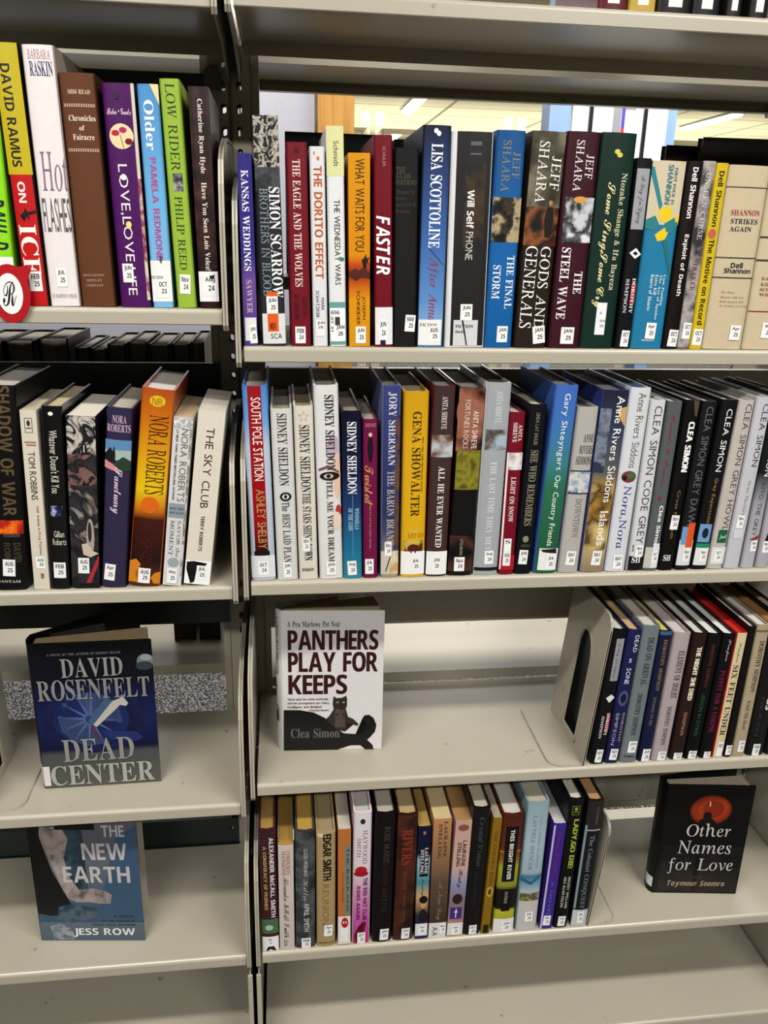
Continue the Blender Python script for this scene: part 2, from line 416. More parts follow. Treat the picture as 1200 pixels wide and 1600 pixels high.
# ceiling tiles in view beyond the shelving, each its own piece
ceil = bpy.data.objects['ceiling']; tm = None
tb = MB(); tb.box((-.59, -.295, 0), (.59, .295, .018), plain('e6dfb4', .85))
for ix in range(-1, 7):
    for iy in range(10, 20):
        x = ix*1.22; y = 2.0+iy*.61
        if y > 12.6: continue
        if tm is None: t_ = tb.build('ceiling_tile', ceil); tm = t_.data
        else: t_ = bpy.data.objects.new('ceiling_tile', tm); COL.objects.link(t_); t_.parent = ceil
        t_.location = (x, y, ZC)
lamp_me = None
for i, (x, y, lab) in enumerate([(1.43, 8.1, 'lit fluorescent ceiling lamp seen above the blue gradient book'), (1.59, 10.6, 'small far fluorescent ceiling lamp left of the slotted far posts'), (4.75, 8.45, 'lit ceiling lamp at the right above the dark books'), (-.2, 9.3, 'ceiling lamp hidden mostly behind the wooden end panel'), (2.95, 10.6, 'far ceiling lamp behind the map board')]):
    r = empty('ceiling_light', (x, y, ZC-.01), lab, 'ceiling lamp', 'fluorescent lamps in the far room')
    k = MB(); k.box((-.07, -.62, -.012), (.07, .62, 0), plain('e8e8e0', .5)); k.build('housing', r)
    k = MB(); k.extrude([(-.055, -.012), (-.045, -.035), (.045, -.035), (.055, -.012)], 1, -.6, .6, glow('fffaf0', 9)); k.build('diffuser', r)

# ------------------------------------------------------------------ double-sided shelving
LH = .018
ZR = [0.3152, -0.045, -0.3389, -0.6406, -0.9378]
ZL = [0.3124, -0.0036, -0.3433, -0.6697, -0.9388]
DEP = .242; YC = .265                     # the far side mirrors this side about y = YC
def shelf_part(bay, x0, x1, z, far=False, name='shelf', lip=LH):
    """folded sheet shelf: top sheet, rounded front lip with a return, rear flange"""
    T = .0014; r = .005
    arc = [(r-r*math.cos(a), lip-r+r*math.sin(a)) for a in [PI/2*i/4 for i in range(5)]]
    pr = [(.016, T), (.016, 0), (0.0008, 0), (0, .001)]+arc+[(DEP, lip), (DEP, 0.0), (DEP-T, 0.0), (DEP-T, lip-T), (r+T, lip-T), (T, lip-T-r), (T, T)]
    k = MB(); fy = (lambda y: 2*YC-y) if far else (lambda y: y)
    k.extrude([(fy(y), q+z) for y, q in pr], 0, x0, x1, CREAM, False, False)
    n = len(pr)
    for xx in (x0, x1):       # end sheets
        k.add([(xx, fy(y), q+z) for y, q in ((.001, .001), (.001, lip-.002), (DEP-.001, lip-.002), (DEP-.001, .001))], [(0, 1, 2, 3)], CREAM)
    return k.build(name, bay)
BP = [(0, -.006), (-.004, .0), (-.0045, .05), (-.003, .11), (.003, .15), (.014, .175), (.04, .19), (.10, .205), (.236, .212)]
def bracket_part(shelf, x, z, far=False, clip=.24):
    fy = (lambda y: 2*YC-y) if far else (lambda y: y)
    k = MB(); pf = [(y, q) for y, q in BP]+[(.248, .212), (.248, -.03), (.236, -.03), (.1, -.008)]
    vs, fs = plate(pf, [], .0016, lambda a, b, c: (x+c, fy(a), z+b)); k.add(vs, fs, CREAM)
    rim = BP[:]; W = .0030
    for i in range(len(rim)-1):
        (y0, z0), (y1, z1) = rim[i], rim[i+1]
        L = math.hypot(y1-y0, z1-z0); ny, nz = (z1-z0)/L*.0025, -(y1-y0)/L*.0025
        vs = [(x+s*W, fy(y), z+q) for s in (-1, 1) for y, q in ((y0, z0), (y1, z1), (y1+ny, z1+nz), (y0+ny, z0+nz))]
        k.add(vs, [(0, 1, 2, 3), (7, 6, 5, 4), (0, 4, 5, 1), (2, 6, 7, 3), (1, 5, 6, 2), (0, 3, 7, 4)], CREAM)
    return k.build('end_bracket', shelf)
def panel_part(bay, x0, x1, z0, z1, m, holes=(), fl=.011):
    k = MB(); hs = [[(hx+.004*math.cos(a), hz+.004*math.sin(a)) for a in [PI/5*i for i in range(10)]] for hx, hz in holes]
    vs, fs = plate([(x0, z0), (x1, z0), (x1, z1), (x0, z1)], hs, .0016, lambda a, b, c: (a, .2465+c, b)); k.add(vs, fs, m)
    k.box((x0, .247, z1-.0016), (x1, .247+fl, z1), m); k.box((x0, .247, z0), (x1, .258, z0+.0016), m)
    return k.build('back_panel', bay)
bayR = empty('shelving_bay', (.457, .265, ZF), 'cream metal library shelving bay with five shelves, the wide right one', 'shelving')
bayL = empty('shelving_bay', (-.457, .265, ZF), 'cream metal library shelving bay with dark green back strips, left of the slotted upright', 'shelving')
def part_of(bay, o): o.location = Vector(o.location)-Vector(bay.location); return o
farR = [.316, .02, -.29, -.637, -.93]; farL = [.316, .13, -.30, -.607, -.93]
for bay, xs, zs, far in ((bayR, (.0122, .902), ZR, farR), (bayL, (-.900, -.0112), ZL, farL)):
    for z in zs:
        s = part_of(bay, shelf_part(bay, xs[0], xs[1], z))
        for bx in (xs[0]-.0060, xs[1]+.0040): bracket_part(s, bx, z)
    for z in far:
        s = part_of(bay, shelf_part(bay, xs[0], xs[1], z, True))
        for bx in (xs[0]-.0060, xs[1]+.0040): bracket_part(s, bx, z, True)
    zb = -1.148
    part_of(bay, shelf_part(bay, xs[0], xs[1], zb-.06, False, 'base_shelf', .078))
    part_of(bay, shelf_part(bay, xs[0], xs[1], zb-.06, True, 'base_shelf', .078))
    for bx in ((xs[0]-.0062), (xs[1]+.0045)):
        k = MB(); k.box((bx-.0036, -.003, ZF+.001), (bx+.0036, .001, -.957), CREAM, .001); k.box((bx-.0008, .001, ZF+.001), (bx+.0008, .246, -.957), CREAM)
        part_of(bay, k.build('base_end_plate', bay))
P_ = lambda *a, **k: part_of(a[0], panel_part(*a, **k))
P_(bayR, .03, .887, -.505, -.088, CREAM); P_(bayR, .03, .887, -.881, -.616, CREAM, (), .002); P_(bayR, .03, .887, -1.20, -.94, CREAM)
P_(bayL, -.887, -.033, .03, .292, GREEN); P_(bayL, -.887, -.033, -.493, -.082, GREEN); P_(bayL, -.887, -.033, -1.2, -.868, GREEN, holes=[(-.045, -.889)])
# uprights: two slotted channel faces with a groove between them
def upright(x, label):
    r = empty('upright_post', (x, .265, ZF), label, 'post')
    z0, z1 = ZF, .93
    for a, b, hx in ((-.034, -.0085, -.0155), (-.0055, .0205, .0045)):
        k = MB(); P = .0272; n = int((z1-z0)/P)
        for yy in (-.0165, .0165):
            for i in range(n):
                zc = (i+.5)*P; c4 = [(a, i*P), (b, i*P), (b, (i+1)*P), (a, (i+1)*P)]
                ov = [(hx+.0036*math.cos(q), zc+(.0024 if math.sin(q) > 0 else -.0024)+.0036*math.sin(q)) for q in [PI/8+PI/4*j-PI*.75 for j in range(8)]]
                vs = [(x_, yy, z_) for x_, z_ in c4]+[(x_, yy, z_) for x_, z_ in ov]
                fs = []
                for s4 in range(4):
                    o0, o1, o2 = 4+2*s4, 4+(2*s4+1) % 8, 4+(2*s4+2) % 8
                    fs += [(s4, (s4+1) % 4, o1, o0), ((s4+1) % 4, o2, o1)]
                k.add(vs, fs, CREAM)
        for xx in (a, b): k.box((xx-.0008, -.0165, 0), (xx+.0008, .0165, z1-z0), CREAM)
        k.build('slotted_channel', r)
    k = MB(); k.box((-.0077, -.006, 0), (-.0063, .006, z1-z0), CREAM); k.build('joining_web', r)
    k = MB(); k.box((.0205, -.012, 0), (.031, .012, z1-z0), CREAM); k.build('side_rail', r)
    k = MB(); k.box((-.045, -.012, 0), (-.0345, .012, z1-z0), CREAM); k.build('side_rail', r)
upright(0, 'slotted cream steel upright between the left and right shelving bays')
upright(.914, 'slotted cream steel upright behind the right end of the right bay')
upright(-.914, 'slotted cream steel upright at the far left end of the left bay')

# ------------------------------------------------------------------ books on the shelves
SH = {'R0': ZR[0]+LH, 'R1': ZR[1]+LH, 'R2': ZR[2]+LH, 'R3': ZR[3]+LH, 'R4': ZR[4]+LH, 'L1': ZL[1]+LH, 'L2': ZL[2]+LH}
GR = {'R0': 'books on the top shelf cut off by the photo', 'R1': 'books on the upper right shelf', 'R2': 'books on the second right shelf', 'R3': 'books on the third right shelf',
      'R4': 'books on the fourth right shelf', 'L1': 'books on the upper left shelf', 'L2': 'books on the second left shelf'}
BOOKS = [
('L1',-0.248,0.005,0.03,0.2538,0.0111,'hard',[(0,'8fdc1c')],[['T','PAUL D.','SBI','14202a',0.565,0.781,0.3,0.9,'D'],['L',0.1,1,0.799,0.878,'f2f2f0']],'lime green book cut off by the left edge of the photo,upper left shelf',{}),
('L1',-0.2113,0.005,0.0242,0.2575,-0.0242,'hard',[(0,'c01418')],[['R',0,1,0.0,0.479,'c2ae10'],['T','DAVID RAMUS','SB','101010',0.074,0.45,0.22,0.62,'D'],['T','ON','SB','f4e8e0',0.506,0.587,0.3,0.62,'D'],['T','ICE','SR','f6f2ea',0.672,0.877,0.12,0.85,'D'],['P',[(0.25,0.637),(0.45,0.62),(0.5,0.605),(0.6,0.622),(1,0.615),(1,0.625),(0.62,0.635),(0.66,0.657),(0.52,0.64),(0.42,0.66),(0.44,0.64)],'101010'],['S',0.28,0.82,0.859,0.94,'FEB','25',0]],'yellow over red spine with big white capitals and a barbed star,upper left shelf',{'side': '1a1010'}),
('L1',-0.1817,0.005,0.0319,0.2571,-0.0152,'hard',[(0,'ebe4e2')],[['T','BARBARA','SC_','a06a70',0.017,0.051,0.18,0.86,'H'],['T','RASKIN','SERC','2c2868',0.058,0.112,0.2,0.9,'H'],['T','Hot','SU','8a6a84',0.388,0.539,0.2,1.0,'H'],['T','FLASHES','SANSC','5a5456',0.564,0.699,0.1,0.98,'H'],['S',0.3,0.66,0.843,0.92,'JUL','25',0],['T',"ST MARTIN'S PRESS",'SU','807870',0.949,0.965,0.1,0.9,'H']],'tall off-white hardcover with thin purple lettering,beside the plain brown one',{'side': 'a89c90'}),
('L1',-0.146,0.005,0.0363,0.2331,-0.0162,'hard',[(0,'5f3418')],[['T','MISS READ','SR','e0c4b0',0.067,0.085,0.22,0.84,'H'],['T','Chronicles','SR','f0dccc',0.17,0.194,0.18,0.92,'H'],['T','of','SR','f0dccc',0.212,0.233,0.45,0.6,'H'],['T','Fairacre','SR','f0dccc',0.248,0.272,0.25,0.85,'H'],['T','xxxxxxxxxxxxx','SB','d8b8a0',0.124,0.137,0.08,0.94,'H'],['T','xxxxxxxxxxxxx','SB','d8b8a0',0.307,0.32,0.08,0.94,'H'],['T','HOUGHTON','SR','b89078',0.851,0.862,0.12,0.75,'H'],['T','MIFFLIN','SR','b89078',0.874,0.886,0.2,0.66,'H'],['T','COMPANY','SR','b89078',0.897,0.909,0.18,0.7,'H']],'thick cloth-bound brown book with cream title and two dotted bands',{'side': '3c200e','rough': 0.6}),
('L1',-0.1059,0.005,0.0325,0.2255,-0.0154,'hard',[(0,'4a1058')],[['R',0.9,1,0.0,0.967,'d8ccb4'],['N',0.9,1,0.408,0.967,['d8ccb4','8a1040','d8ccb4'],60,'noise'],['T','Reber • Goode','SC','e8d0dc',0.106,0.133,0.1,0.85,'H'],['E',0.5,0.225,0.38,0.055,'ecd8a8'],['E',0.32,0.211,0.13,0.013,'b42030'],['E',0.56,0.198,0.12,0.013,'b41868'],['E',0.72,0.247,0.12,0.014,'6a1020'],['P',[(0.45,0.219),(0.48,0.219),(0.56,0.274),(0.53,0.274)],'a08840'],['T','LOVE,LOVE,LIFE','S','f2e8f0',0.346,0.943,0.26,0.6,'D'],['E',0.46,0.402,0.09,0.014,'f0f0f0'],['E',0.5,0.614,0.09,0.015,'f2e070'],['S',0.16,0.52,0.794,0.882,'JUN','25',0],['R',0.38,0.5,0.039,0.068,'2a0830']],'purple spine with a cream roundel of hearts and large white capitals',{}),
('L1',-0.0759,0.005,0.0216,0.2258,-0.0137,'hard',[(0.2258,'4e8ec8'),(0.1215,'6ab0e0'),(0.0524,'7ab8e4')],[['P',[(0.6,0.0),(1,0.0),(1,0.088)],'e8d8a0'],['T','Older','SR','eef4f8',0.067,0.282,0.25,0.72,'D'],['T','PAMELA REDMOND','SB','b05090',0.312,0.783,0.35,0.66,'D'],['L',0,1,0.777,0.972,'f0f0ee'],['T','FICTION','SR','303030',0.849,0.864,0.0,0.6,'H'],['S',0.25,0.85,0.867,0.953,'OCT','23',0],['P',[(0.5,0.753),(0.62,0.759),(0.56,0.795),(0.48,0.777)],'484848']],'light blue spine with white and magenta lettering',{}),
('L1',-0.0498,0.005,0.0203,0.2316,-0.0293,'hard',[(0,'97b83c')],[['T','LOW RIDER','SU','1c2c10',0.019,0.383,0.26,0.74,'D'],['N',0.3,0.8,0.394,0.472,['101010','606068','c0b8b8'],90,'noise'],['T','PHILIP REED','SU','1c2c10',0.494,0.822,0.3,0.68,'D'],['S',0.2,0.78,0.845,0.935,'Nov','24',4]],'yellow-green spine with dark slender capitals and a small photo panel',{}),
('L1',-0.0246,0.005,0.0211,0.2256,-0.0116,'hard',[(0,'2c1210')],[['N',0,1,0.0,0.809,['1a0a0a','2c1212','4a2420'],60,'noise'],['T','Catherine Ryan Hyde','SR','e8dcd0',0.052,0.375,0.35,0.66,'D'],['T','Have You Seen Luis Velez?','SR','e8dcd0',0.414,0.821,0.4,0.66,'D'],['L',0,1,0.824,0.968,'f0f0ee'],['S',0.2,0.95,0.839,0.94,'Aug','24',0],['P',[(0.55,0.845),(0.85,0.839),(0.8,0.857),(0.6,0.86)],'181818']],'mottled dark maroon hardcover at the right end of the upper left shelf',{}),
('R1',0.0203,0.005,0.0152,0.2044,-0.0091,'paper',[(0.2044,'2c2878'),(0.0992,'2e2a80'),(0.0716,'6a4a98'),(0.0018,'4a3880')],[['T','KANSAS WEDDINGS','SERC','f2eef6',0.082,0.596,0.22,0.72,'D'],['T','SAWYER','SERC','c8a8b8',0.643,0.822,0.3,0.72,'D'],['L',0.1,0.95,0.846,0.973,'e4e4e6'],['S',0.42,0.97,0.885,0.987,'JAN','25',-4],['R',0.49,0.51,0.0,0.189,'5a58a0']],'narrow indigo paperback at the left end of the upper right shelf',{}),
('R1',0.0467,0.005,0.027,0.2422,-0.021,'hard',[(0,'26282c')],[['N',0,1,0.0,0.211,['101012','18181a','c8c0b0','141416','2c2c2e'],45,'swirl'],['N',0,1,0.211,0.313,['26282c','484c52','26282c'],60,'noise'],['T','BROTHERS IN BLOOD','SU','8a9aa0',0.299,0.772,0.14,0.48,'D'],['T','SIMON SCARROW','SR','f0f2f2',0.294,0.778,0.52,0.96,'D'],['L',0.05,1,0.851,0.991,'dededc'],['L',0.27,0.72,0.752,0.934,'e05a14'],['S',0.25,0.72,0.772,0.851,'JUN','25',0],['T','SCA','S','303030',0.943,0.967,0.38,0.85,'H'],['T','NOV','SB','502008',0.893,0.925,0.36,0.6,'H']],'tall dark grey hardcover with marbled head and orange label strip,tallest near the upright',{}),
('R1',0.0777,0.005,0.0227,0.2172,-0.0157,'hard',[(0,'721020')],[['T','THE EAGLE AND THE WOLVES','SERC','e8d4c8',0.08,0.695,0.28,0.66,'D'],['T','SIMON','SERC','3a0810',0.747,0.846,0.6,0.85,'D'],['T','SCARROW','SERC','3a0810',0.731,0.862,0.2,0.45,'D'],['E',0.5,0.039,0.12,0.012,'3a0810'],['S',0.22,0.74,0.899,0.986,'FEB','24',0]],'deep red hardcover with pale serif title,next to the marbled grey one',{}),
('R1',0.1005,0.005,0.0165,0.2137,-0.0184,'hard',[(0,'e0e0e2')],[['T','THE DORITO EFFECT','SB','b85a10',0.092,0.646,0.24,0.8,'D'],['E',0.3,0.032,0.06,0.009,'d09030'],['E',0.55,0.056,0.1,0.01,'c8802a'],['T','MARK','S','303034',0.745,0.811,0.58,0.8,'D'],['T','SCHATZKER','S','303034',0.708,0.848,0.22,0.45,'D'],['L',0.2,0.8,0.862,0.947,'f0f0ee'],['T','JUN','SB','303030',0.869,0.886,0.3,0.8,'H'],['T','25','SB','303030',0.892,0.906,0.35,0.7,'H']],'slim white spine with orange block capitals',{}),
('R1',0.121,0.005,0.0189,0.2346,-0.0227,'hard',[(0,'e2e4e4')],[['R',0,1,0.0,0.214,'dcdca0'],['T','Schmidt','SANSC','181818',0.063,0.173,0.4,0.7,'D'],['T','THE WEDNESDAY WARS','SANSC','101010',0.318,0.706,0.38,0.72,'D'],['R',0,1,0.787,0.992,'6a9c9c'],['L',0.03,0.95,0.815,0.976,'f6f6f6'],['T','696','SB','202020',0.827,0.846,0.08,0.6,'H'],['R',0.32,0.62,0.858,0.898,'383838'],['T','07 37','SB','404040',0.858,0.932,0.08,0.22,'D'],['T','JAN','SB','202020',0.898,0.92,0.4,0.9,'H'],['T','25','SB','202020',0.929,0.948,0.5,0.8,'H'],['E',0.8,0.586,0.14,0.009,'3a8078']],'tall slim cream and white spine with a teal foot and barcode label',{}),
('R1',0.146,0.005,0.0239,0.2087,-0.0162,'paper',[(0.2087,'d8920e'),(0.1016,'d88a0c'),(0.092,'c04a10'),(0.0808,'702818'),(0.0701,'c05810'),(0.0524,'dc9210'),(0.0021,'d8920e')],[['T','WHAT WAITS FOR YOU','SANSC','241404',0.029,0.493,0.3,0.74,'D'],['P',[(0.72,0.526),(0.8,0.506),(0.85,0.529),(0.98,0.52),(0.9,0.543),(0.97,0.566),(0.85,0.549),(0.83,0.593),(0.79,0.593),(0.8,0.549),(0.68,0.573),(0.75,0.543),(0.6,0.536)],'20100c'],['P',[(0.05,0.596),(0.3,0.58),(0.45,0.593),(0.7,0.573),(1,0.606),(1,0.633),(0.6,0.627),(0.3,0.647),(0,0.62)],'501c14'],['T','JOSEPH','S','40280c',0.728,0.853,0.6,0.78,'D'],['T','SCHNEIDER','S','40280c',0.698,0.881,0.36,0.52,'D'],['S',0.3,0.8,0.891,0.983,'JUN','25',0]],'orange yellow paperback with a sunset and palm on the spine',{}),
('R1',0.1745,0.005,0.0207,0.2276,-0.0255,'hard',[(0,'6e0a1c')],[['T','SCHULER','S','b08088',0.052,0.14,0.45,0.62,'D'],['T','FASTER','SBI','fcfcfc',0.364,0.643,0.1,0.86,'D'],['L',0.02,1,0.803,0.99,'e8e8ec'],['S',0.2,0.7,0.863,0.97,'JUN','24',0],['R',0.3,0.6,0.967,0.99,'202040']],'crimson hardcover with huge slanted white letters',{}),
('R1',0.1992,0.005,0.027,0.2156,-0.0164,'hard',[(0,'060606')],[['T','THE','SR','4a4434',0.091,0.122,0.05,0.45,'H'],['T','GLASS','SR','4a4434',0.122,0.146,0.05,0.65,'H'],['T','INFERNO','SR','4a4434',0.152,0.177,0.05,0.9,'H'],['T','Thomas N.','SR','3a342a',0.201,0.223,0.05,0.8,'H'],['T','Scortia','SR','3a342a',0.232,0.251,0.05,0.5,'H'],['T','and Frank M.','SR','3a342a',0.263,0.282,0.05,0.9,'H'],['T','Robinson','SR','3a342a',0.294,0.313,0.05,0.65,'H'],['S',0.5,0.95,0.831,0.919,'MAR','25',4]],'plain black hardcover with faint gold lettering,beside the blue gradient spine',{'rough': 0.6}),
('R1',0.2293,0.005,0.0313,0.2397,-0.0027,'hard',[(0.2397,'161a34'),(0.1783,'2c4478'),(0.1172,'3c68a8'),(0.0535,'5a8cc8'),(0.0316,'7aa0d0'),(0.0022,'4878b0')],[['E',0.45,0.024,0.08,0.011,'e8eef4'],['E',0.55,0.035,0.08,0.011,'e8eef4'],['T','LISA SCOTTOLINE','SERC','f0f4fa',0.078,0.534,0.3,0.72,'D'],['T','After Anna','SI','a03040',0.575,0.874,0.3,0.72,'D'],['P',[(0.35,0.534),(0.9,0.61),(0.9,0.613),(0.35,0.54)],'202840'],['L',0.05,0.92,0.868,0.991,'eeeeec'],['T','FICTION','SR','303030',0.886,0.901,0.1,0.75,'H'],['S',0.42,0.85,0.898,0.976,'AUG','25',-4]],'tall blue gradient spine fading from navy to pale blue',{'side': '18202c'}),
('R1',0.271,0.005,0.0472,0.2345,-0.0105,'hard',[(0,'e4e4e6')],[['R',0.13,0.97,0.0,0.993,'1c1a1a'],['N',0.35,0.85,0.135,0.556,['1c1a1a','40301c','201c1a'],25,'noise'],['R',0.45,0.72,0.043,0.06,'5a5c62'],['R',0.45,0.72,0.093,0.101,'5a5c62'],['T','Will Self','SB','f0f0f0',0.257,0.431,0.42,0.6,'D'],['T','PHONE','S','c8c8c8',0.446,0.577,0.42,0.6,'D'],['L',0.2,0.82,0.866,0.993,'d4d4d6'],['S',0.36,0.66,0.788,0.866,'JUN','25',0],['T','FICTION','SR','303030',0.888,0.904,0.25,0.7,'H'],['T','Self','SR','303030',0.916,0.929,0.25,0.5,'H'],['P',[(0.4,0.866),(0.44,0.866),(0.56,0.99),(0.53,0.99)],'181818']],'thickest glossy black spine in a white jacket on the upper right shelf',{'gloss': 1}),
('R1',0.312,0.005,0.0327,0.2376,0.0015,'hard',[(0.2376,'1a5088'),(0.105,'1660a4'),(0.0019,'105a9c')],[['T','SHAARA','SU','8a8468',0.044,0.267,0.22,0.5,'D'],['T','JEFF','SU','8a8468',0.093,0.211,0.58,0.85,'D'],['N',0,1,0.293,0.496,['0c0a08','3a3020','b8a480','2a2018'],55,'noise'],['T','THE FINAL','SR','e4ecf4',0.558,0.81,0.62,0.9,'D'],['T','STORM','SR','e4ecf4',0.603,0.763,0.14,0.42,'D'],['S',0.42,0.82,0.894,0.973,'JAN','25',0]],'bright blue hardcover with a dark picture band across its middle',{}),
('R1',0.351,0.005,0.0386,0.2378,0.0209,'hard',[(0,'241c12')],[['N',0,1,0.0,0.378,['2a2418','4a4434','7a7460','241c12'],18,'noise'],['N',0,1,0.334,0.51,['4a1810','241410','8a5028','100c08'],25,'noise'],['E',0.72,0.314,0.06,0.012,'c07840'],['P',[(0.62,0.334),(0.8,0.331),(0.86,0.392),(0.8,0.472),(0.62,0.472),(0.56,0.392)],'120e0a'],['T','SHAARA','SU','f0eee8',0.044,0.314,0.22,0.52,'D'],['T','JEFF','SU','f0eee8',0.107,0.257,0.62,0.92,'D'],['T','GODS AND','SU','f4f2ee',0.513,0.905,0.55,0.88,'D'],['T','GENERALS','SU','f4f2ee',0.513,0.905,0.1,0.46,'D'],['S',0.55,0.95,0.892,0.978,'JAN','25',-8]],'brown battle scene spine with large pale capitals,third along from the thick black one',{}),
('R1',0.3936,0.005,0.0382,0.2392,0.0104,'hard',[(0,'38101c')],[['T','SHAARA','SU','f0e8e8',0.038,0.262,0.28,0.52,'D'],['T','JEFF','SU','f0e8e8',0.099,0.205,0.6,0.85,'D'],['N',0.1,1,0.288,0.494,['e0e0e0','606468','181818','c8ccd0'],50,'noise'],['E',0.55,0.299,0.2,0.015,'d89840'],['T','STEEL WAVE','SR','f4eeee',0.518,0.859,0.14,0.42,'D'],['T','THE','SR','f4eeee',0.629,0.735,0.6,0.86,'D'],['S',0.35,0.78,0.897,0.979,'JAN','25',0]],'maroon hardcover with a grey wintry picture band and white capitals',{}),
('R1',0.4342,0.005,0.041,0.2394,0.014,'hard',[(0,'0e2a22')],[['E',0.46,0.083,0.08,0.011,'d8cc50'],['E',0.54,0.097,0.08,0.011,'d8cc50'],['T','Ntozake Shange & Ifa Bayeza','SERC','c8c4a0',0.175,0.715,0.62,0.84,'D'],['T','Some Sing,Some Cry','SC','e8dca0',0.218,0.801,0.2,0.52,'D'],['L',0.38,0.68,0.776,0.933,'f0f0f0'],['T','S','SB','505050',0.82,0.832,0.48,0.54,'H'],['T','MAR','SR','303030',0.858,0.87,0.5,0.68,'H'],['T','23','SR','303030',0.883,0.895,0.52,0.64,'H']],'dark green hardcover with cursive cream title',{}),
('R1',0.4674,0.005,0.0185,0.2143,0.0083,'hard',[(0,'0a0c10')],[['L',0.1,0.92,0.052,0.359,'9c9ca0'],['T','A Day for Dying','SC','404044',0.087,0.329,0.3,0.7,'D'],['P',[(0.2,0.482),(0.6,0.455),(1,0.488),(0.6,0.512)],'f0f0f0'],['P',[(0.4,0.482),(0.6,0.472),(0.78,0.485),(0.6,0.495)],'0a0c10'],['R',0.6,0.92,0.638,0.748,'b03034'],['T','DOROTHY','SR','e8e8e8',0.614,0.804,0.62,0.85,'D'],['T','SIMPSON','SR','d0d0d4',0.62,0.804,0.2,0.42,'D'],['S',0.3,0.85,0.899,0.989,'OCT','24',3]],'slim black spine with a grey title plate at its head,upper right shelf',{}),
('R1',0.4977,0.005,0.04,0.2123,0.011,'hard',[(0,'2078a0')],[['R',0,1,0.0,0.326,'d0c2a4'],['P',[(0,0.074),(0.35,0.253),(0.42,0.226),(0.06,0.032),(0,0.032)],'2a8088'],['P',[(0.3,0.253),(0.62,0.226),(0.78,0.259),(0.66,0.319),(0.4,0.302)],'e8c820'],['P',[(0.3,0.379),(0.6,0.336),(0.72,0.359),(0.62,0.406),(0.4,0.413)],'e8c820'],['P',[(0,0.302),(0.25,0.279),(0.4,0.326),(0.25,0.359),(0,0.346)],'2a7c80'],['P',[(0.55,0.319),(0.85,0.286),(1,0.319),(0.8,0.372),(0.62,0.359)],'2a7c80'],['P',[(0.85,0.286),(1,0.273),(1,0.302),(0.9,0.312)],'e8c820'],['P',[(0.55,0.406),(0.68,0.399),(0.95,0.573),(0.93,0.597)],'2a6c70'],['T','SHANNON','SB','3a7884',0.019,0.22,0.46,0.62,'D'],['T','FIRST FOUR IN','SR','3a7884',0.032,0.22,0.66,0.76,'D'],['T','Case Pending','SR','d8ecf4',0.59,0.758,0.72,0.82,'D'],['T','The Ace of Spades','SR','d8ecf4',0.59,0.836,0.6,0.7,'D'],['T','Extra Kill','SR','d8ecf4',0.59,0.701,0.48,0.58,'D'],['T','Knave of Hearts','SR','d8ecf4',0.59,0.786,0.34,0.45,'D'],['S',0.4,0.72,0.854,0.944,'Apr','25',2],['T','DOUBLEDAY','SR','d8ecf4',0.947,0.958,0.3,0.7,'H']],'cream over bright blue book with yellow and teal interlocked squares',{}),
('R1',0.5275,0.005,0.0176,0.213,0.0165,'hard',[(0,'120808')],[['T','Dell Shannon','SB','f2ece6',0.031,0.291,0.34,0.74,'D'],['T','Exploit of Death','SB','f2ece6',0.375,0.704,0.34,0.74,'D'],['S',0.3,1,0.892,0.986,'OCT','24',3]],'black spine with chunky white two-part lettering between the blue book and the yellow one',{}),
('R1',0.545,0.005,0.0147,0.2137,0.0129,'hard',[(0,'6c6468')],[['N',0,1,0.0,0.989,['302c30','8a8284','b0a8a4','4a4040'],30,'noise'],['T','UNSEEN CURSE','SU','d8d4d4',0.057,0.402,0.3,0.7,'D'],['T','STRAKER','SR','6a3420',0.503,0.676,0.3,0.7,'D'],['S',0.25,0.98,0.852,0.942,'OCT','24',2]],'narrow mottled grey spine just left of the yellow one',{}),
('R1',0.5614,0.005,0.0159,0.2121,0.0114,'hard',[(0,'d0b41a')],[['T','Dell Shannon','SB','201808',0.041,0.328,0.3,0.72,'D'],['E',0.45,0.365,0.3,0.027,'c06048'],['T','The Motive on Record','SB','201808',0.395,0.861,0.3,0.72,'D'],['S',0.15,0.9,0.886,0.978,'OCT','24',2]],'narrow yellow spine with black lettering and a small red flower',{}),
('R1',0.5961,0.005,0.0518,0.2105,0.0109,'hard',[(0,'c8b898')],[['R',0,1,0.111,0.117,'3a342c'],['R',0,1,0.484,0.491,'3a342c'],['R',0,1,0.593,0.6,'3a342c'],['T','SHANNON','SERC','9a2a30',0.231,0.261,0.2,0.9,'H'],['T','STRIKES','SERC','2a2c38',0.278,0.305,0.22,0.88,'H'],['T','AGAIN','SERC','2a2c38',0.319,0.346,0.22,0.75,'H'],['T','Dell','SB','303038',0.512,0.543,0.38,0.68,'H'],['T','Shannon','SB','303038',0.543,0.571,0.24,0.9,'H'],['T','The Ringer','SI','905848',0.671,0.685,0.25,0.6,'H'],['T','Murder with Love','SI','905848',0.696,0.71,0.25,0.85,'H'],['T','With Intent to Kill','SI','905848',0.721,0.735,0.25,0.85,'H'],['T','No Holiday for Crime','SI','905848',0.746,0.76,0.25,0.98,'H'],['S',0.62,0.9,0.862,0.946,'Apr','25',2]],'wide tan cloth spine ruled with thin black lines and a dark red top word',{'rough': 0.6}),
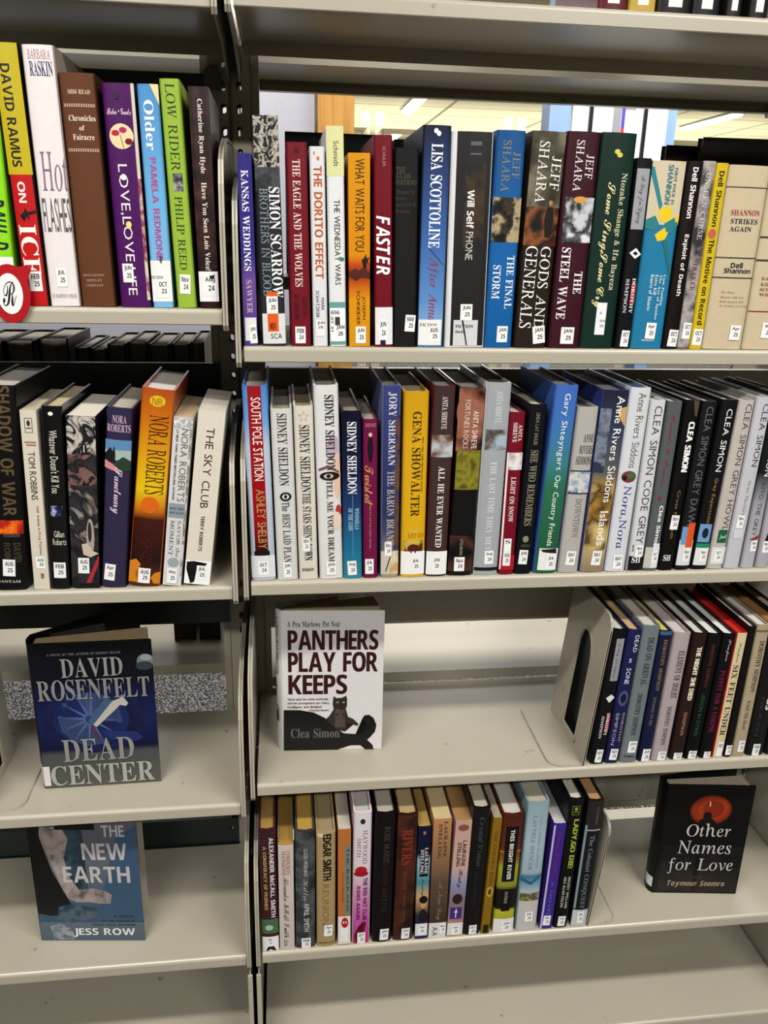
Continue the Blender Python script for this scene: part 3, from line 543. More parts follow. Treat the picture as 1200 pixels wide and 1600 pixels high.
('R1',0.6476,0.005,0.0491,0.2086,0.0092,'hard',[(0,'c8b898')],[['R',0,1,0.362,0.373,'3a342c'],['R',0,1,0.488,0.499,'3a342c'],['R',0,1,0.777,0.784,'8a2028'],['T','RAIN WITH','SERC','8a4a40',0.585,0.603,0.2,0.9,'H'],['T','KILL WITH','SERC','8a4a40',0.617,0.635,0.2,0.9,'H'],['T','SCHOOLED','SERC','8a4a40',0.646,0.664,0.2,0.9,'H'],['T','WHIM TO','SERC','8a4a40',0.675,0.693,0.2,0.9,'H'],['R',0,1,0.099,0.106,'8a2028'],['S',0.42,0.75,0.843,0.933,'Apr','25',2]],'tan ruled spine cut off by the right photo edge,upper right shelf',{'rough': 0.6}),
('L2',-0.2807,0.005,0.0416,0.251,0.0553,'hard',[(0,'0c0a09')],[['T','SHADOW OF WAR','SB','5a4a30',0.0,0.62,0.5,0.85,'D'],['N',0.35,1,0.643,0.711,['f07818','c02810','801808'],60,'noise'],['R',0.45,0.9,0.711,0.727,'403838'],['T','DAVID','SB','403828',0.756,0.855,0.7,0.9,'D'],['T','ROBB','SB','403828',0.756,0.855,0.45,0.62,'D'],['S',0.38,0.72,0.842,0.928,'AUG','25',2],['T','BANTAM','SR','c8c0b0',0.949,0.962,0.2,0.85,'H']],'thick black hardcover with a fiery strip at the far left of the second shelf',{'side': '0c0a09','pages': 'c8c4bc'}),
('L2',-0.2416,0.005,0.018,0.2229,0.0304,'paper',[(0,'d6cebc')],[['F',0.24,0.72,0.04,0.118,'303028'],['T','TOM ROBBINS','SANSC','181818',0.22,0.483,0.3,0.72,'D'],['T','Half Asleep in Frog Pajamas','SANSC','8a2420',0.518,0.796,0.5,0.72,'D'],['R',0.15,0.85,0.165,0.172,'a06a50'],['R',0.25,0.85,0.179,0.186,'a06a50'],['S',0.24,0.85,0.808,0.875,'AUG','25',0],['T','as','SB','8a2420',0.902,0.932,0.5,0.7,'D']],'slim cream paperback with black and red vertical title,left on the second shelf',{'pages': 'cfc3a8'}),
('L2',-0.2201,0.005,0.0234,0.2276,0.051,'hard',[(0,'080808')],[['T',"Whatever Doesn't Kill You",'SANSC','e0dcc8',0.125,0.459,0.32,0.72,'D'],['E',0.45,0.039,0.12,0.01,'f0f0e8'],['N',0.2,0.8,0.529,0.586,['080808','202860','e0e0f0'],90,'noise'],['T','Gillian','SANSC','d8d4c0',0.668,0.704,0.32,0.82,'H'],['T','Roberts','SANSC','d8d4c0',0.712,0.748,0.25,0.9,'H'],['S',0.22,0.82,0.847,0.936,'FEB','25',0]],'black hardcover with tight cream title and a small blue patch',{'pages': 'cfc09a','gloss': 1}),
('L2',-0.1896,0.005,0.0326,0.2157,0.0579,'paper',[(0,'18171a')],[['N',0,1,0.0,0.213,['18171a','1c1a1e','d0c8bc','18171a'],26,'swirl'],['N',0,1,0.213,0.387,['18171a','806058','18171a','302c2e'],22,'swirl'],['N',0,1,0.387,0.968,['18171a','302e32','18171a','a89c90'],14,'swirl'],['R',0.5,0.68,0.159,0.205,'0c0c0c'],['T','I','SR','f0f0f0',0.162,0.198,0.56,0.62,'H'],['E',0.72,0.687,0.14,0.107,'a89c90'],['E',0.7,0.66,0.07,0.061,'2a282c'],['P',[(0.4,0.733),(0.6,0.726),(0.8,0.772),(1,0.787),(0.7,0.811),(0.45,0.795)],'c8b8a4'],['P',[(1,0.795),(1,0.842),(0.7,0.968),(0.52,0.968)],'a82c34'],['S',0.25,0.65,0.815,0.909,'AUG','25',0]],'thick paperback with white ornamental swirls on black,second shelf left',{'pages': 'ece4d4'}),
('L2',-0.1567,0.005,0.0296,0.2255,0.1076,'hard',[(0,'2e2844')],[['T','NORA','SERC','c8a8bc',0.04,0.081,0.24,0.78,'H'],['T','ROBERTS','SERC','c8a8bc',0.088,0.128,0.05,0.95,'H'],['R',0,1,0.17,0.245,'5a88b0'],['R',0,1,0.225,0.28,'a4b4b0'],['P',[(0,0.245),(0.2,0.211),(0.3,0.232),(0.35,0.197),(0.4,0.245),(0.4,0.291),(0,0.291)],'12141c'],['P',[(0.4,0.291),(0.7,0.259),(1,0.28),(1,0.333),(0.3,0.343)],'243c2c'],['P',[(0,0.28),(0.3,0.301),(0.7,0.343),(0.3,0.336),(0,0.322)],'d08890'],['T','Sanctuary','SC','d8c8dc',0.319,0.575,0.25,0.7,'D'],['S',0.12,0.55,0.867,0.962,'Apr','25',3]],'dark violet hardcover with a small castle landscape and cursive title',{'side': '1c1a30','pages': 'c8c0b0'}),
('L2',-0.1201,0.005,0.0379,0.2474,0.1342,'hard',[(0.2474,'b04a10'),(0.2108,'c8700e'),(0.164,'dca010'),(0.124,'e4c010'),(0.0995,'c87010'),(0.0871,'401008'),(0.0324,'1c0806'),(0.0032,'5a2408')],[['E',0.5,0.058,0.24,0.027,'e0b820'],['T','NR','SB','b08010',0.043,0.077,0.34,0.66,'H'],['T','NORA ROBERTS','SU','3c1404',0.126,0.518,0.3,0.88,'D'],['E',0.5,0.574,0.28,0.043,'d86410'],['T','HIGH NOON','SANSC','4a180c',0.749,0.886,0.3,0.7,'D'],['P',[(0,0.876),(0.2,0.862),(0.35,0.886),(0.2,0.938),(0.3,0.987),(0,0.987)],'d08018'],['P',[(1,0.921),(0.8,0.931),(0.7,0.956),(0.8,0.987),(1,0.987)],'d08018'],['S',0.3,0.68,0.907,0.987,'AUG','25',0]],'orange hardcover with a sun disc on its spine,tallest on the second left shelf',{'side': 'a84c10','pages': 'e4ddd2','gloss': 1}),
('L2',-0.0861,0.005,0.0223,0.2142,0.1204,'paper',[(0,'d4d2d0')],[['N',0,1,0.0,0.061,['d4d2d0','9c9ca0','ecebea'],60,'swirl'],['N',0.88,1,0.061,0.953,['d4d2d0','807060','d4d2d0'],60,'noise'],['T','NORA ROBERTS','SANSC','6a6a6c',0.061,0.485,0.45,0.82,'D'],['T','#1 NEW YORK TIMES BESTSELLING AUTHOR','SB','404044',0.068,0.477,0.18,0.3,'D'],['R',0.05,0.92,0.496,0.581,'8a98a0'],['T','BOOK THREE','SR','303438',0.519,0.535,0.1,0.9,'H'],['T','BRIDE QUARTET','SR','303438',0.546,0.562,0.1,0.9,'H'],['T','SAVOR the','SU','606064',0.597,0.821,0.58,0.78,'D'],['T','MOMENT','SU','606064',0.597,0.813,0.2,0.42,'D'],['E',0.5,0.853,0.3,0.028,'98a4ac'],['S',0.2,0.75,0.893,0.986,'May','25',0]],'slim silver white paperback with grey lettering leaning against the cream one',{'pages': 'd4b894'}),
('L2',-0.0556,0.005,0.0315,0.2221,0.1287,'paper',[(0,'dcd4c4')],[['T','THE SKY CLUB','S','2c1c14',0.094,0.546,0.36,0.66,'D'],['T','TERRY ROBERTS','SB','201814',0.591,0.799,0.44,0.58,'D'],['L',0,1,0.857,1.0,'f6f6f6'],['P',[(0.05,0.869),(0.3,0.861),(0.4,0.885),(0.85,0.869),(0.6,0.916),(0.45,0.912),(0.4,0.986),(0.25,0.998),(0.3,0.939),(0.05,0.912)],'0c0c0c'],['S',0.45,0.85,0.885,0.971,'JUL','25',0]],'cream paperback at the right end of the left second shelf',{'pages': 'ddd3c2'}),
('R2',0.0283,0.005,0.0295,0.2471,-0.0224,'hard',[(0.2471,'4a80c8'),(0.2043,'6aa0d8'),(0.173,'b8c4d4'),(0.0042,'b4bac4')],[['R',0.2,0.74,0.0,0.462,'960c14'],['G',0.2,0.74,0.462,0.86,'960c14','060404'],['R',0.15,0.8,0.839,0.864,'0a0a0a'],['T','SOUTH POLE STATION','SANSC','f4f0ea',0.055,0.468,0.32,0.7,'D'],['T','ASHLEY SHELBY','SANSC','b09858',0.514,0.826,0.34,0.7,'D'],['L',0,1,0.864,0.983,'dcdce0'],['S',0.28,0.72,0.895,0.969,'OCT','24',0]],'pale blue hardcover with a red stripe fading to black,second right shelf',{'pages': 'c8c0ae'}),
('R2',0.0584,0.005,0.0257,0.2196,-0.0234,'hard',[(0,'d2d0cc')],[['T','SIDNEY SHELDON','SERC','303034',0.025,0.433,0.28,0.74,'D'],['E',0.55,0.497,0.28,0.027,'181c20'],['E',0.55,0.497,0.16,0.015,'e8e8e8'],['E',0.55,0.497,0.08,0.012,'181c20'],['T','The BEST LAID PLANS','SERC','505054',0.527,0.909,0.35,0.72,'D'],['S',0.3,0.7,0.89,0.985,'JUN','25',0]],'off-white hardcover with thin black name and one dark eye',{'pages': 'a89c88'}),
('R2',0.0848,0.005,0.0234,0.2231,-0.0244,'hard',[(0,'d8d2c4')],[['F5',0.5,0.057,0.3,0.032,'a86a5c'],['T','SIDNEY SHELDON','SERC','202630',0.103,0.48,0.25,0.78,'D'],['T','THE STARS SHINE DOWN','SERC','202630',0.484,0.883,0.3,0.75,'D'],['S',0.22,0.62,0.747,0.828,'NOV','22',0],['T','WN','SERC','202630',0.828,0.883,0.3,0.7,'D'],['T','MORROW','SR','303030',0.93,0.949,0.15,0.8,'H']],'cream hardcover with an outlined red star at its head',{'pages': 'a89878'}),
('R2',0.1138,0.005,0.0293,0.2479,-0.0302,'hard',[(0,'dcdad8')],[['E',0.75,0.304,0.25,0.058,'bca8b4'],['E',0.85,0.451,0.15,0.119,'e0bca4'],['E',0.55,0.451,0.42,0.023,'1c1414'],['E',0.5,0.451,0.2,0.012,'c8bcb0'],['E',0.5,0.451,0.09,0.01,'100c0c'],['P',[(0.1,0.412),(0.5,0.395),(0.95,0.428),(0.95,0.438),(0.5,0.408),(0.1,0.425)],'6a4a48'],['E',0.88,0.635,0.12,0.034,'b03038'],['E',0.8,0.686,0.2,0.048,'e4ccb8'],['T','SIDNEY SHELDON','SERC','20242c',0.046,0.421,0.42,0.8,'D'],['T','TELL ME YOUR DREAMS','SERC','403034',0.474,0.925,0.4,0.66,'D'],['S',0.28,0.72,0.904,0.979,'JAN','25',0]],"tall white hardcover with a woman's eye and lips on the spine",{'pages': 'c8bca8'}),
('R2',0.1412,0.005,0.0237,0.2172,-0.0179,'hard',[(0.2172,'0a0c20'),(0.1399,'12183c'),(0.0901,'1c3c6c'),(0.0387,'1a6c90'),(0.0017,'2a8494')],[['T','SIDNEY SHELDON','SERC','f2f4f6',0.061,0.481,0.26,0.74,'D'],['T','WINDMILLS','SERC','9cc8dc',0.566,0.695,0.62,0.85,'D'],['T','OF THE GODS','SERC','9cc8dc',0.566,0.702,0.28,0.5,'D'],['R',0.5,0.53,0.489,0.862,'6a90b0'],['S',0.22,0.7,0.89,0.979,'Aug','24',-3]],'navy to teal gradient hardcover with a white narrow name',{'pages': 'a89c8c'}),
('R2',0.1639,0.005,0.018,0.207,-0.0186,'hard',[(0,'6c1040')],[['T','Twisted','SC','c89050',0.278,0.526,0.1,0.7,'D'],['E',0.5,0.092,0.12,0.013,'d8c0a8'],['P',[(0.38,0.107),(0.62,0.107),(0.7,0.169),(0.6,0.255),(0.4,0.255),(0.3,0.169)],'140810'],['T','A PRETTY LITTLE LIARS NOVEL','S','c09070',0.494,0.807,0.42,0.54,'D'],['T','SHEPARD','S','c08080',0.023,0.046,0.15,0.9,'H'],['S',0.12,0.72,0.874,0.973,'JUL','25',0]],'slim magenta spine with a tiny dark figure and cursive title',{'pages': 'd0c8b8'}),
('R2',0.1884,0.005,0.0223,0.248,-0.0123,'hard',[(0.248,'38427c'),(0.0893,'28305a'),(0.0637,'3c4464'),(0.0042,'a49070')],[['T','JORY SHERMAN','SERC','d0d0d8',0.031,0.399,0.3,0.78,'D'],['T','THE BARON BRAND','SERC','b0a8a8',0.425,0.82,0.3,0.78,'D'],['N',0.72,1,0.147,0.848,['28305a','6a4830','28305a'],40,'noise'],['L',0,0.98,0.855,0.983,'c8c0b0'],['N',0.5,1,0.855,0.983,['c8a070','e0d0b0','a08060'],40,'noise'],['S',0.2,0.6,0.803,0.88,'Dec','24',0],['P',[(0.5,0.884),(0.56,0.884),(0.3,0.966),(0.25,0.966)],'101010']],'dusky blue hardcover with pale narrow serif name leaning out,left of the yellow one',{'side': '6c74a0','pages': 'c4bca8'}),
('R2',0.2184,0.005,0.0306,0.2404,-0.0099,'hard',[(0.2404,'cc9a14'),(0.1716,'d8a418'),(0.0034,'d8a814')],[['T','GENA SHOWALTER','SERC','3a2c08',0.1,0.659,0.35,0.72,'D'],['T','NEW YORK TIMES BESTSELLING AUTHOR','SB','5a4408',0.232,0.526,0.76,0.82,'D'],['T','LET GO','SU','9a4410',0.752,0.777,0.28,0.92,'H'],['T','Cant','SC','e8c868',0.723,0.752,0.3,0.7,'H'],['N',0.12,0.9,0.792,0.861,['c8b050','503010','201008'],45,'noise'],['E',0.5,0.839,0.25,0.026,'501c14'],['L',0,1,0.854,0.986,'f0f0ee'],['S',0.42,0.82,0.89,0.968,'JUL','25',0]],'golden yellow hardcover with large thin capitals,second right shelf',{'pages': 'd4c494'}),
('R2',0.2492,0.005,0.0268,0.2474,0.0039,'hard',[(0,'3e2c2c')],[['T','ANITA SHREVE','SERC','d8ccc4',0.05,0.213,0.4,0.66,'D'],['N',0,1,0.242,0.357,['e8e8ec','1c1412','705040','c0c4c8'],30,'noise'],['T','ALL HE EVER WANTED','SERC','f0eae4',0.406,0.839,0.38,0.68,'D'],['L',0,1,0.861,0.99,'f0f0ee'],['S',0.28,0.7,0.889,0.972,'JAN','25',0]],'brown hardcover with a small close-up photo band,second right shelf',{'side': '581c1c','pages': 'e0dad2'}),
('R2',0.2806,0.005,0.0321,0.2452,0.0162,'hard',[(0,'080606')],[['N',0,1,0.0,0.322,['080504','6c3c2c','a06850','1c0c08'],22,'noise'],['E',0.3,0.122,0.35,0.09,'98604c'],['T','FORTUNES ROCKS','S','d8c8bc',0.06,0.308,0.25,0.45,'D'],['T','ANITA SHREVE','S','f0e4dc',0.115,0.308,0.58,0.8,'D'],['L',0.05,1,0.318,0.525,'75701c'],['N',0.08,0.97,0.325,0.518,['6a6418','8a8428','54500e'],80,'noise'],['N',0,1,0.776,0.975,['080606','4a2c20','080606'],18,'noise'],['T','LITTLE BROWN','S','b0a090',0.794,0.884,0.42,0.54,'D'],['S',0.24,0.66,0.895,0.975,'Nov','24',-1]],'black hardcover with a metallic olive square and pinkish photo head',{'pages': 'ece4d8','gloss': 1}),
('R2',0.3151,0.005,0.0315,0.2515,0.0078,'hard',[(0,'a2a6aa')],[['T','ANITA SHREVE','SERC','d4d6d8',0.04,0.198,0.42,0.68,'D'],['N',0.1,0.95,0.23,0.333,['88b0cc','a8b8c4','503c30','88b0cc'],22,'noise'],['T','THE LAST TIME THEY MET','SERC','d8dadc',0.392,0.862,0.38,0.64,'D'],['S',0.4,0.78,0.866,0.94,'Aug','24',-2],['R',0,1,0.958,0.976,'101010']],'silver grey hardcover with faint white capitals and a sky blue patch',{'side': 'd4d6d8','pages': '807868','gloss': 1}),
('R2',0.3426,0.005,0.0196,0.2153,0.0021,'hard',[(0,'700c20')],[['T','SHREVE','SERC','ecdcd8',0.06,0.176,0.25,0.52,'D'],['T','ANITA','SERC','ecdcd8',0.071,0.169,0.6,0.86,'D'],['R',0.0,1,0.237,0.341,'e8e2e2'],['N',0.1,0.95,0.237,0.341,['e8e2e2','d0c8c8','504848'],90,'noise'],['R',0,0.12,0.341,0.967,'ecdcd8'],['T','LIGHT ON SNOW','SERC','ecdcd8',0.384,0.662,0.35,0.68,'D'],['R',0.1,1,0.875,0.971,'b01024'],['S',0.2,0.7,0.768,0.85,'S','',0],['S',0.2,0.7,0.85,0.942,'AUG','25',0]],'thin crimson paperback with a small pale picture between two title halves',{'pages': 'e8e0d0'}),
('R2',0.3645,0.005,0.0221,0.2248,0.0182,'hard',[(0,'0a0c14')],[['T','LINDA LAY SHULER','SANSC','8a8468',0.046,0.227,0.4,0.62,'D'],['T','SHE WHO REMEMBERS','SERC','8a8468',0.256,0.702,0.3,0.74,'D'],['E',0.5,0.784,0.18,0.02,'8a8468'],['T','ARBOR HOUSE','SR','5a563c',0.815,0.835,0.25,0.8,'H'],['S',0.2,0.72,0.851,0.939,'JUN','24',2]],'black hardcover with dull gold title between the crimson and blue-green ones',{'pages': 'd8cfbc'}),
('R2',0.3948,0.005,0.0299,0.2486,0.0336,'hard',[(0.2486,'4068b8'),(0.2031,'3e70b8'),(0.1539,'3c7c8c'),(0.1201,'2c6c50'),(0.0328,'1e5a34'),(0.004,'1e5a34')],[['T','Gary Shteyngart','S','e8f0e8',0.041,0.435,0.36,0.68,'D'],['T','Our Country Friends','S','f0f4ec',0.462,0.846,0.36,0.68,'D'],['L',0.15,1,0.861,0.984,'e8e8e8'],['P',[(0.2,0.868),(0.9,0.861),(0.95,0.89),(0.3,0.882)],'181818'],['S',0.5,0.9,0.897,0.977,'JUL','25',4]],'tall hardcover fading from blue to green,middle of the second right shelf',{'side': '3c60b0','pages': 'e0dcd4'}),
('R2',0.427,0.005,0.027,0.2216,0.0264,'hard',[(0,'b0aca6')],[['T','ANNE','SERC','404044',0.154,0.202,0.42,0.92,'H'],['T','RIVERS','SERC','404044',0.221,0.27,0.3,0.96,'H'],['T','SIDDONS','SERC','404044',0.285,0.334,0.2,0.98,'H'],['R',0,1,0.368,0.376,'303030'],['N',0,1,0.376,0.502,['3a78a8','dcd8d0','3a78a8','a8c4d4'],30,'noise'],['R',0,1,0.502,0.51,'303030'],['T','DOWNTOWN','SERC','8a8884',0.537,0.775,0.42,0.75,'D'],['S',0.3,0.78,0.863,0.953,'MAY','24',3]],'pale grey hardcover with stacked black name and a small blue cafe picture',{'pages': '5a5450'}),
('R2',0.4596,0.005,0.0343,0.2424,0.0307,'hard',[(0.2424,'1c2030'),(0.1864,'343c50'),(0.1362,'5a5a58'),(0.1149,'b0883c'),(0.0846,'5a4424'),(0.0492,'c8b078'),(0.0041,'8c7c60')],[['N',0.0,0.4,0.096,0.438,['2c3448','7c8494','3c4458'],50,'noise'],['P',[(0.6,0.096),(1,0.083),(1,0.19),(0.75,0.146)],'c8a468'],['N',0.05,0.9,0.49,0.871,['b0883c','4a3418','dcc078'],22,'noise'],['T','Anne Rivers Siddons','SANSC','f6f6f4',0.03,0.601,0.55,0.86,'D'],['T','Islands','SANSC','f6f6f4',0.651,0.845,0.5,0.82,'D'],['S',0.42,0.8,0.878,0.961,'MAY','24',3]],'dark slate and gold seascape hardcover with big white name',{'side': '303c80','pages': 'c8c4bc'}),
('R2',0.4915,0.005,0.0274,0.2456,0.0291,'hard',[(0,'d4d6dc')],[['T','Anne Rivers Siddons','SANSC','6a5c44',0.026,0.419,0.4,0.78,'D'],['E',0.5,0.467,0.36,0.032,'7c3034'],['E',0.6,0.46,0.2,0.017,'3c6c3c'],['E',0.3,0.474,0.12,0.014,'181818'],['T','Nora,Nora','SU','202880',0.516,0.868,0.3,0.72,'D'],['S',0.34,0.82,0.905,0.987,'MAY','24',0]],'glossy white hardcover with blue serif title and an oval garden picture',{'pages': '6c9ccc','gloss': 1}),
('R2',0.519,0.005,0.02,0.23,0.0176,'hard',[(0,'ced0d2')],[['T','CLEA SIMON CODE GREY','S','44444a',0.03,0.83,0.3,0.8,'D'],['R',0,1,0.909,0.997,'0c0c0c'],['T','SH','SERC','f0f0f0',0.913,0.949,0.2,0.8,'H'],['T','1','SR','202020',0.838,0.878,0.1,0.25,'H'],['S',0.35,0.9,0.842,0.913,'Nov','24',2]],'white patterned spine with grey capitals and a black foot',{'pages': 'e8e4dc'}),
('R2',0.5403,0.005,0.0196,0.2288,0.0237,'hard',[(0,'545a5c')],[['T','Parrots & Pawns','SC','8a2424',0.071,0.491,0.35,0.62,'D'],['E',0.4,0.559,0.1,0.015,'8a2424'],['R',0,1,0.855,0.984,'c4c0b4'],['T','Clea Simon','SB','f4f4f4',0.601,0.863,0.5,0.78,'D'],['L',0.48,0.95,0.832,0.984,'e0e0e0'],['S',0.5,0.92,0.879,0.951,'OCT','24',0]],'grey hardcover with faded red script title and white name below',{'pages': 'e8e6e2'}),
('R2',0.5627,0.005,0.02,0.2304,0.0287,'hard',[(0,'0c0a0a')],[['P',[(0.5,0.004),(0.9,0.004),(0.88,0.092),(0.7,0.085)],'504438'],['T','CLEA SIMON','SBC','f6f6f4',0.121,0.406,0.4,0.82,'D'],['T','Cross My Path','SANSC','8a7444',0.515,0.804,0.35,0.62,'D'],['T','SH','SERC','f0f0f0',0.906,0.942,0.2,0.7,'H'],['S',0.3,0.85,0.663,0.749,'Nov','24',2]],'black spine with heavy white capitals and ochre title,among the shiny black thin ones',{'pages': 'f0ece6'}),
('R2',0.5854,0.005,0.0202,0.2288,0.0282,'hard',[(0,'141416')],[['T','CLEA SIMON GREY DAWN','S','646468',0.029,0.757,0.3,0.78,'D'],['L',0.05,1,0.816,0.973,'dadada'],['L',0.1,0.9,0.733,0.844,'6c98c4'],['L',0.45,0.95,0.71,0.86,'d85420'],['S',0.4,0.9,0.868,0.948,'Nov','24',0]],'black spine with grey outline capitals and an orange foot sticker',{'pages': 'e8e4dc'}),
('R2',0.6091,0.005,0.0221,0.2306,0.0425,'hard',[(0,'0e0e10')],[['T','CLEA SIMON','S','e8e8ea',0.05,0.408,0.36,0.72,'D'],['T','Grey Expectations','S','a07c40',0.446,0.745,0.38,0.66,'D'],['L',0.1,0.85,0.722,0.832,'6c98c4'],['E',0.5,0.776,0.2,0.032,'14202c'],['R',0.08,0.95,0.84,0.867,'1c8464'],['L',0.1,0.95,0.867,0.975,'e0e0e0'],['S',0.4,0.85,0.875,0.951,'Nov','24',0]],'black spine with white name,tan title and a light blue library sticker',{'pages': 'e8e4dc'}),
('R2',0.6328,0.005,0.0214,0.2301,0.0367,'hard',[(0,'bcb4ac')],[['T','CLEA SIMON GREY HOWL','S','4c4a4a',0.02,0.762,0.45,0.85,'D'],['L',0.28,0.9,0.758,0.838,'0c5c34'],['T','Jewell','SC','dce8dc',0.786,0.818,0.4,0.85,'H'],['L',0.1,1,0.865,0.97,'dcdcdc'],['S',0.3,0.8,0.881,0.954,'OCT','24',2]],'taupe spine with a dark green square sticker near the foot',{'pages': 'e8e0d4'}),
('R2',0.6568,0.005,0.0216,0.2338,0.0339,'hard',[(0,'c0c0c6')],[['T','CLEA SIMON','S','38383c',0.035,0.389,0.45,0.84,'D'],['T','Grey Matters','S','a07070',0.471,0.675,0.4,0.66,'D'],['S',0.25,0.7,0.675,0.753,'Nov','24',2],['R',0.2,0.8,0.76,0.815,'d0d0d4']],'pale lilac grey spine second to last at the right of the second shelf',{'pages': 'f0f0f0'}),
('R2',0.6799,0.005,0.018,0.2337,0.0275,'hard',[(0.2337,'101418'),(0.1339,'14181c'),(0.0898,'9c9ca4'),(0.015,'b0b0b8')],[['T','CLEA SIMON','S','e8e8ec',0.117,0.446,0.35,0.8,'D'],['T','INTO THE GREY','S','44444c',0.483,0.801,0.3,0.62,'D'],['P',[(0.2,0.821),(0.6,0.809),(0.9,0.794),(0.9,0.817),(0.5,0.833)],'8c2c24'],['S',0.4,0.9,0.829,0.896,'Nov','24',0]],'dark to misty grey spine cut by the right photo edge on the second shelf',{}),
('R2',0.7004,0.005,0.0168,0.2354,0.0218,'hard',[(0,'a8a4ac')],[['T','DEMON','SB','80243c',0.477,0.715,0.4,0.75,'D'],['P',[(0.4,0.805),(0.5,0.773),(0.6,0.805),(0.75,0.859),(0.25,0.859)],'140c0c'],['S',0.25,0.8,0.836,0.907,'Nov','24',0]],"greyish lilac spine with a dark red word at the second right shelf's end",{}),
('R3',0.4992,0.005,0.02,0.2152,0.0515,'hard',[(0,'0c0b0d')],[['L',0.35,0.92,0.065,0.37,'909094'],['T','A Day for Dying','SC','38383c',0.092,0.347,0.45,0.72,'D'],['P',[(0.3,0.498),(0.65,0.469),(0.95,0.493),(0.6,0.531)],'e0e0e0'],['R',0.6,0.9,0.623,0.754,'a82c30'],['T','DOROTHY','SR','e0e0e0',0.608,0.779,0.6,0.82,'D'],['T','SIMPSON','SR','c8c8c8',0.633,0.804,0.25,0.45,'D'],['S',0.3,0.8,0.888,0.988,'NOV','24',3]],'thin black spine with grey plate next to the bookend on the third shelf',{'pages': 'd8d4cc'}),
('R3',0.521,0.005,0.0201,0.2134,0.0523,'hard',[(0,'181c48')],[['T','DEAD','S','dcdce4',0.038,0.158,0.55,0.85,'D'],['T','SONE','S','dcdce4',0.275,0.393,0.35,0.68,'D'],['T','...','S','dcdce4',0.205,0.233,0.4,0.6,'D'],['E',0.5,0.499,0.36,0.058,'4c4878'],['E',0.5,0.499,0.2,0.034,'0c0c20'],['T','DOROTHY','S','b0a0b0',0.61,0.833,0.65,0.85,'D'],['T','SIMPSON','S','b0a0b0',0.61,0.858,0.2,0.42,'D'],['S',0.28,0.85,0.888,0.974,'NOV','24',3]],'navy spine with hand-drawn white letters and a ring,third shelf',{'pages': 'c8a878'}),
('R3',0.5463,0.005,0.0251,0.2184,0.0432,'hard',[(0,'6c7678')],[['T','DEAD ON ARRIVAL','SERC','20262a',0.078,0.422,0.38,0.75,'D'],['T','DOROTHY SIMPSON','SERC','20262a',0.483,0.794,0.35,0.66,'D'],['S',0.35,0.85,0.839,0.927,'JAN','25',2],['T','Scribners','SR','202426',0.942,0.962,0.2,0.8,'H']],'slate grey spine with dark narrow capitals,third shelf',{'pages': 'd4cabc'}),
('R3',0.5707,0.005,0.0174,0.2105,0.0317,'hard',[(0,'101636')],[['T','DOROTHY SIMPSON','SERC','8c7038',0.062,0.445,0.4,0.72,'D'],['T','DOOMED TO DIE','SR','706850',0.494,0.717,0.35,0.6,'D'],['R',0,1,0.002,0.03,'3c5c80'],['S',0.25,0.95,0.901,0.999,'JAN','25',2]],'navy spine with ochre lettering under a yellow page corner,third shelf',{'pages': 'dccc60'}),
('R3',0.5942,0.005,0.0244,0.2059,0.0389,'hard',[(0,'a89c9c')],[['T','ELEMENT OF DOUBT','SERC','2c2628',0.132,0.498,0.42,0.82,'D'],['T','DOROTHY SIMPSON','SERC','3c3436',0.564,0.874,0.38,0.66,'D'],['S',0.35,0.85,0.926,1.0,'JAN','25',2]],'pinkish grey spine with outlined dark capitals,third shelf',{'pages': 'd4c8c4'}),
('R3',0.6209,0.005,0.0196,0.2048,0.0398,'hard',[(0,'261612')],[['T','THE NIGHT SHE DIED','SBC','e4dcc4',0.104,0.517,0.38,0.75,'D'],['T','SIMPSON','SERC','a87860',0.614,0.801,0.35,0.62,'D'],['S',0.22,0.88,0.944,1.0,'JAN','25',2]],'dark brown spine with bold cream block title,third shelf',{'pages': 'dcd8d0'}),
('R3',0.6432,0.005,0.0207,0.203,0.0363,'hard',[(0,'060606')],[['T','DOROTHY SIMPSON','SERC','5c2c20',0.08,0.416,0.35,0.62,'D'],['T','LESSON IN DYING','SANSC','1c5c44',0.467,0.806,0.35,0.6,'D'],['S',0.25,0.85,0.934,1.0,'NOV','24',3]],'black spine with dim red and green words,third shelf',{'pages': 'e8e4de'}),
('R3',0.6659,0.005,0.019,0.2021,0.0297,'hard',[(0,'08070a')],[['T','Simpson','SC','b8b4b8',0.041,0.21,0.4,0.7,'D'],['T','PUPPET FOR A CORPSE','SERC','7c1440',0.281,0.785,0.3,0.7,'D'],['S',0.3,0.85,0.946,1.0,'JAN','25',2]],'black spine with magenta red capitals,third shelf',{'pages': 'ecebe8'}),
('R3',0.6844,0.005,0.0163,0.2033,0.0292,'hard',[(0,'d0c49c')],[['T','Simpson','SC','6c3c30',0.075,0.229,0.3,0.6,'D'],['T','SIX FEET UNDER','SERC','3c1010',0.249,0.818,0.25,0.75,'D'],['S',0.3,0.85,0.871,0.99,'NOV','',3]],'cream yellow spine with maroon capitals and a bright red jacket edge',{'side': 'c01c14','pages': 'c83028'}),
('R3',0.7001,0.005,0.0109,0.2125,0.0218,'hard',[(0,'0a0a0a')],[['S',0.1,0.9,0.907,0.984,'JAN','25',0]],'thin black spine half hidden behind the cream yellow one,third shelf',{'pages': 'dcd8d4'}),
('R3',0.717,0.005,0.0195,0.2141,0.017,'hard',[(0,'a8987c')],[['T','DOROTHY SIMPSON','SERC','201810',0.113,0.496,0.4,0.78,'D'],['T','WAKE THE DEAD','SERC','403428',0.56,0.785,0.35,0.6,'D'],['S',0.35,0.85,0.876,0.963,'JAN','25',2],['R',0,1,0.034,0.048,'6c5c48']],'tan spine with black decorative name near the right photo edge,third shelf',{'pages': 'e0dcd8'}),
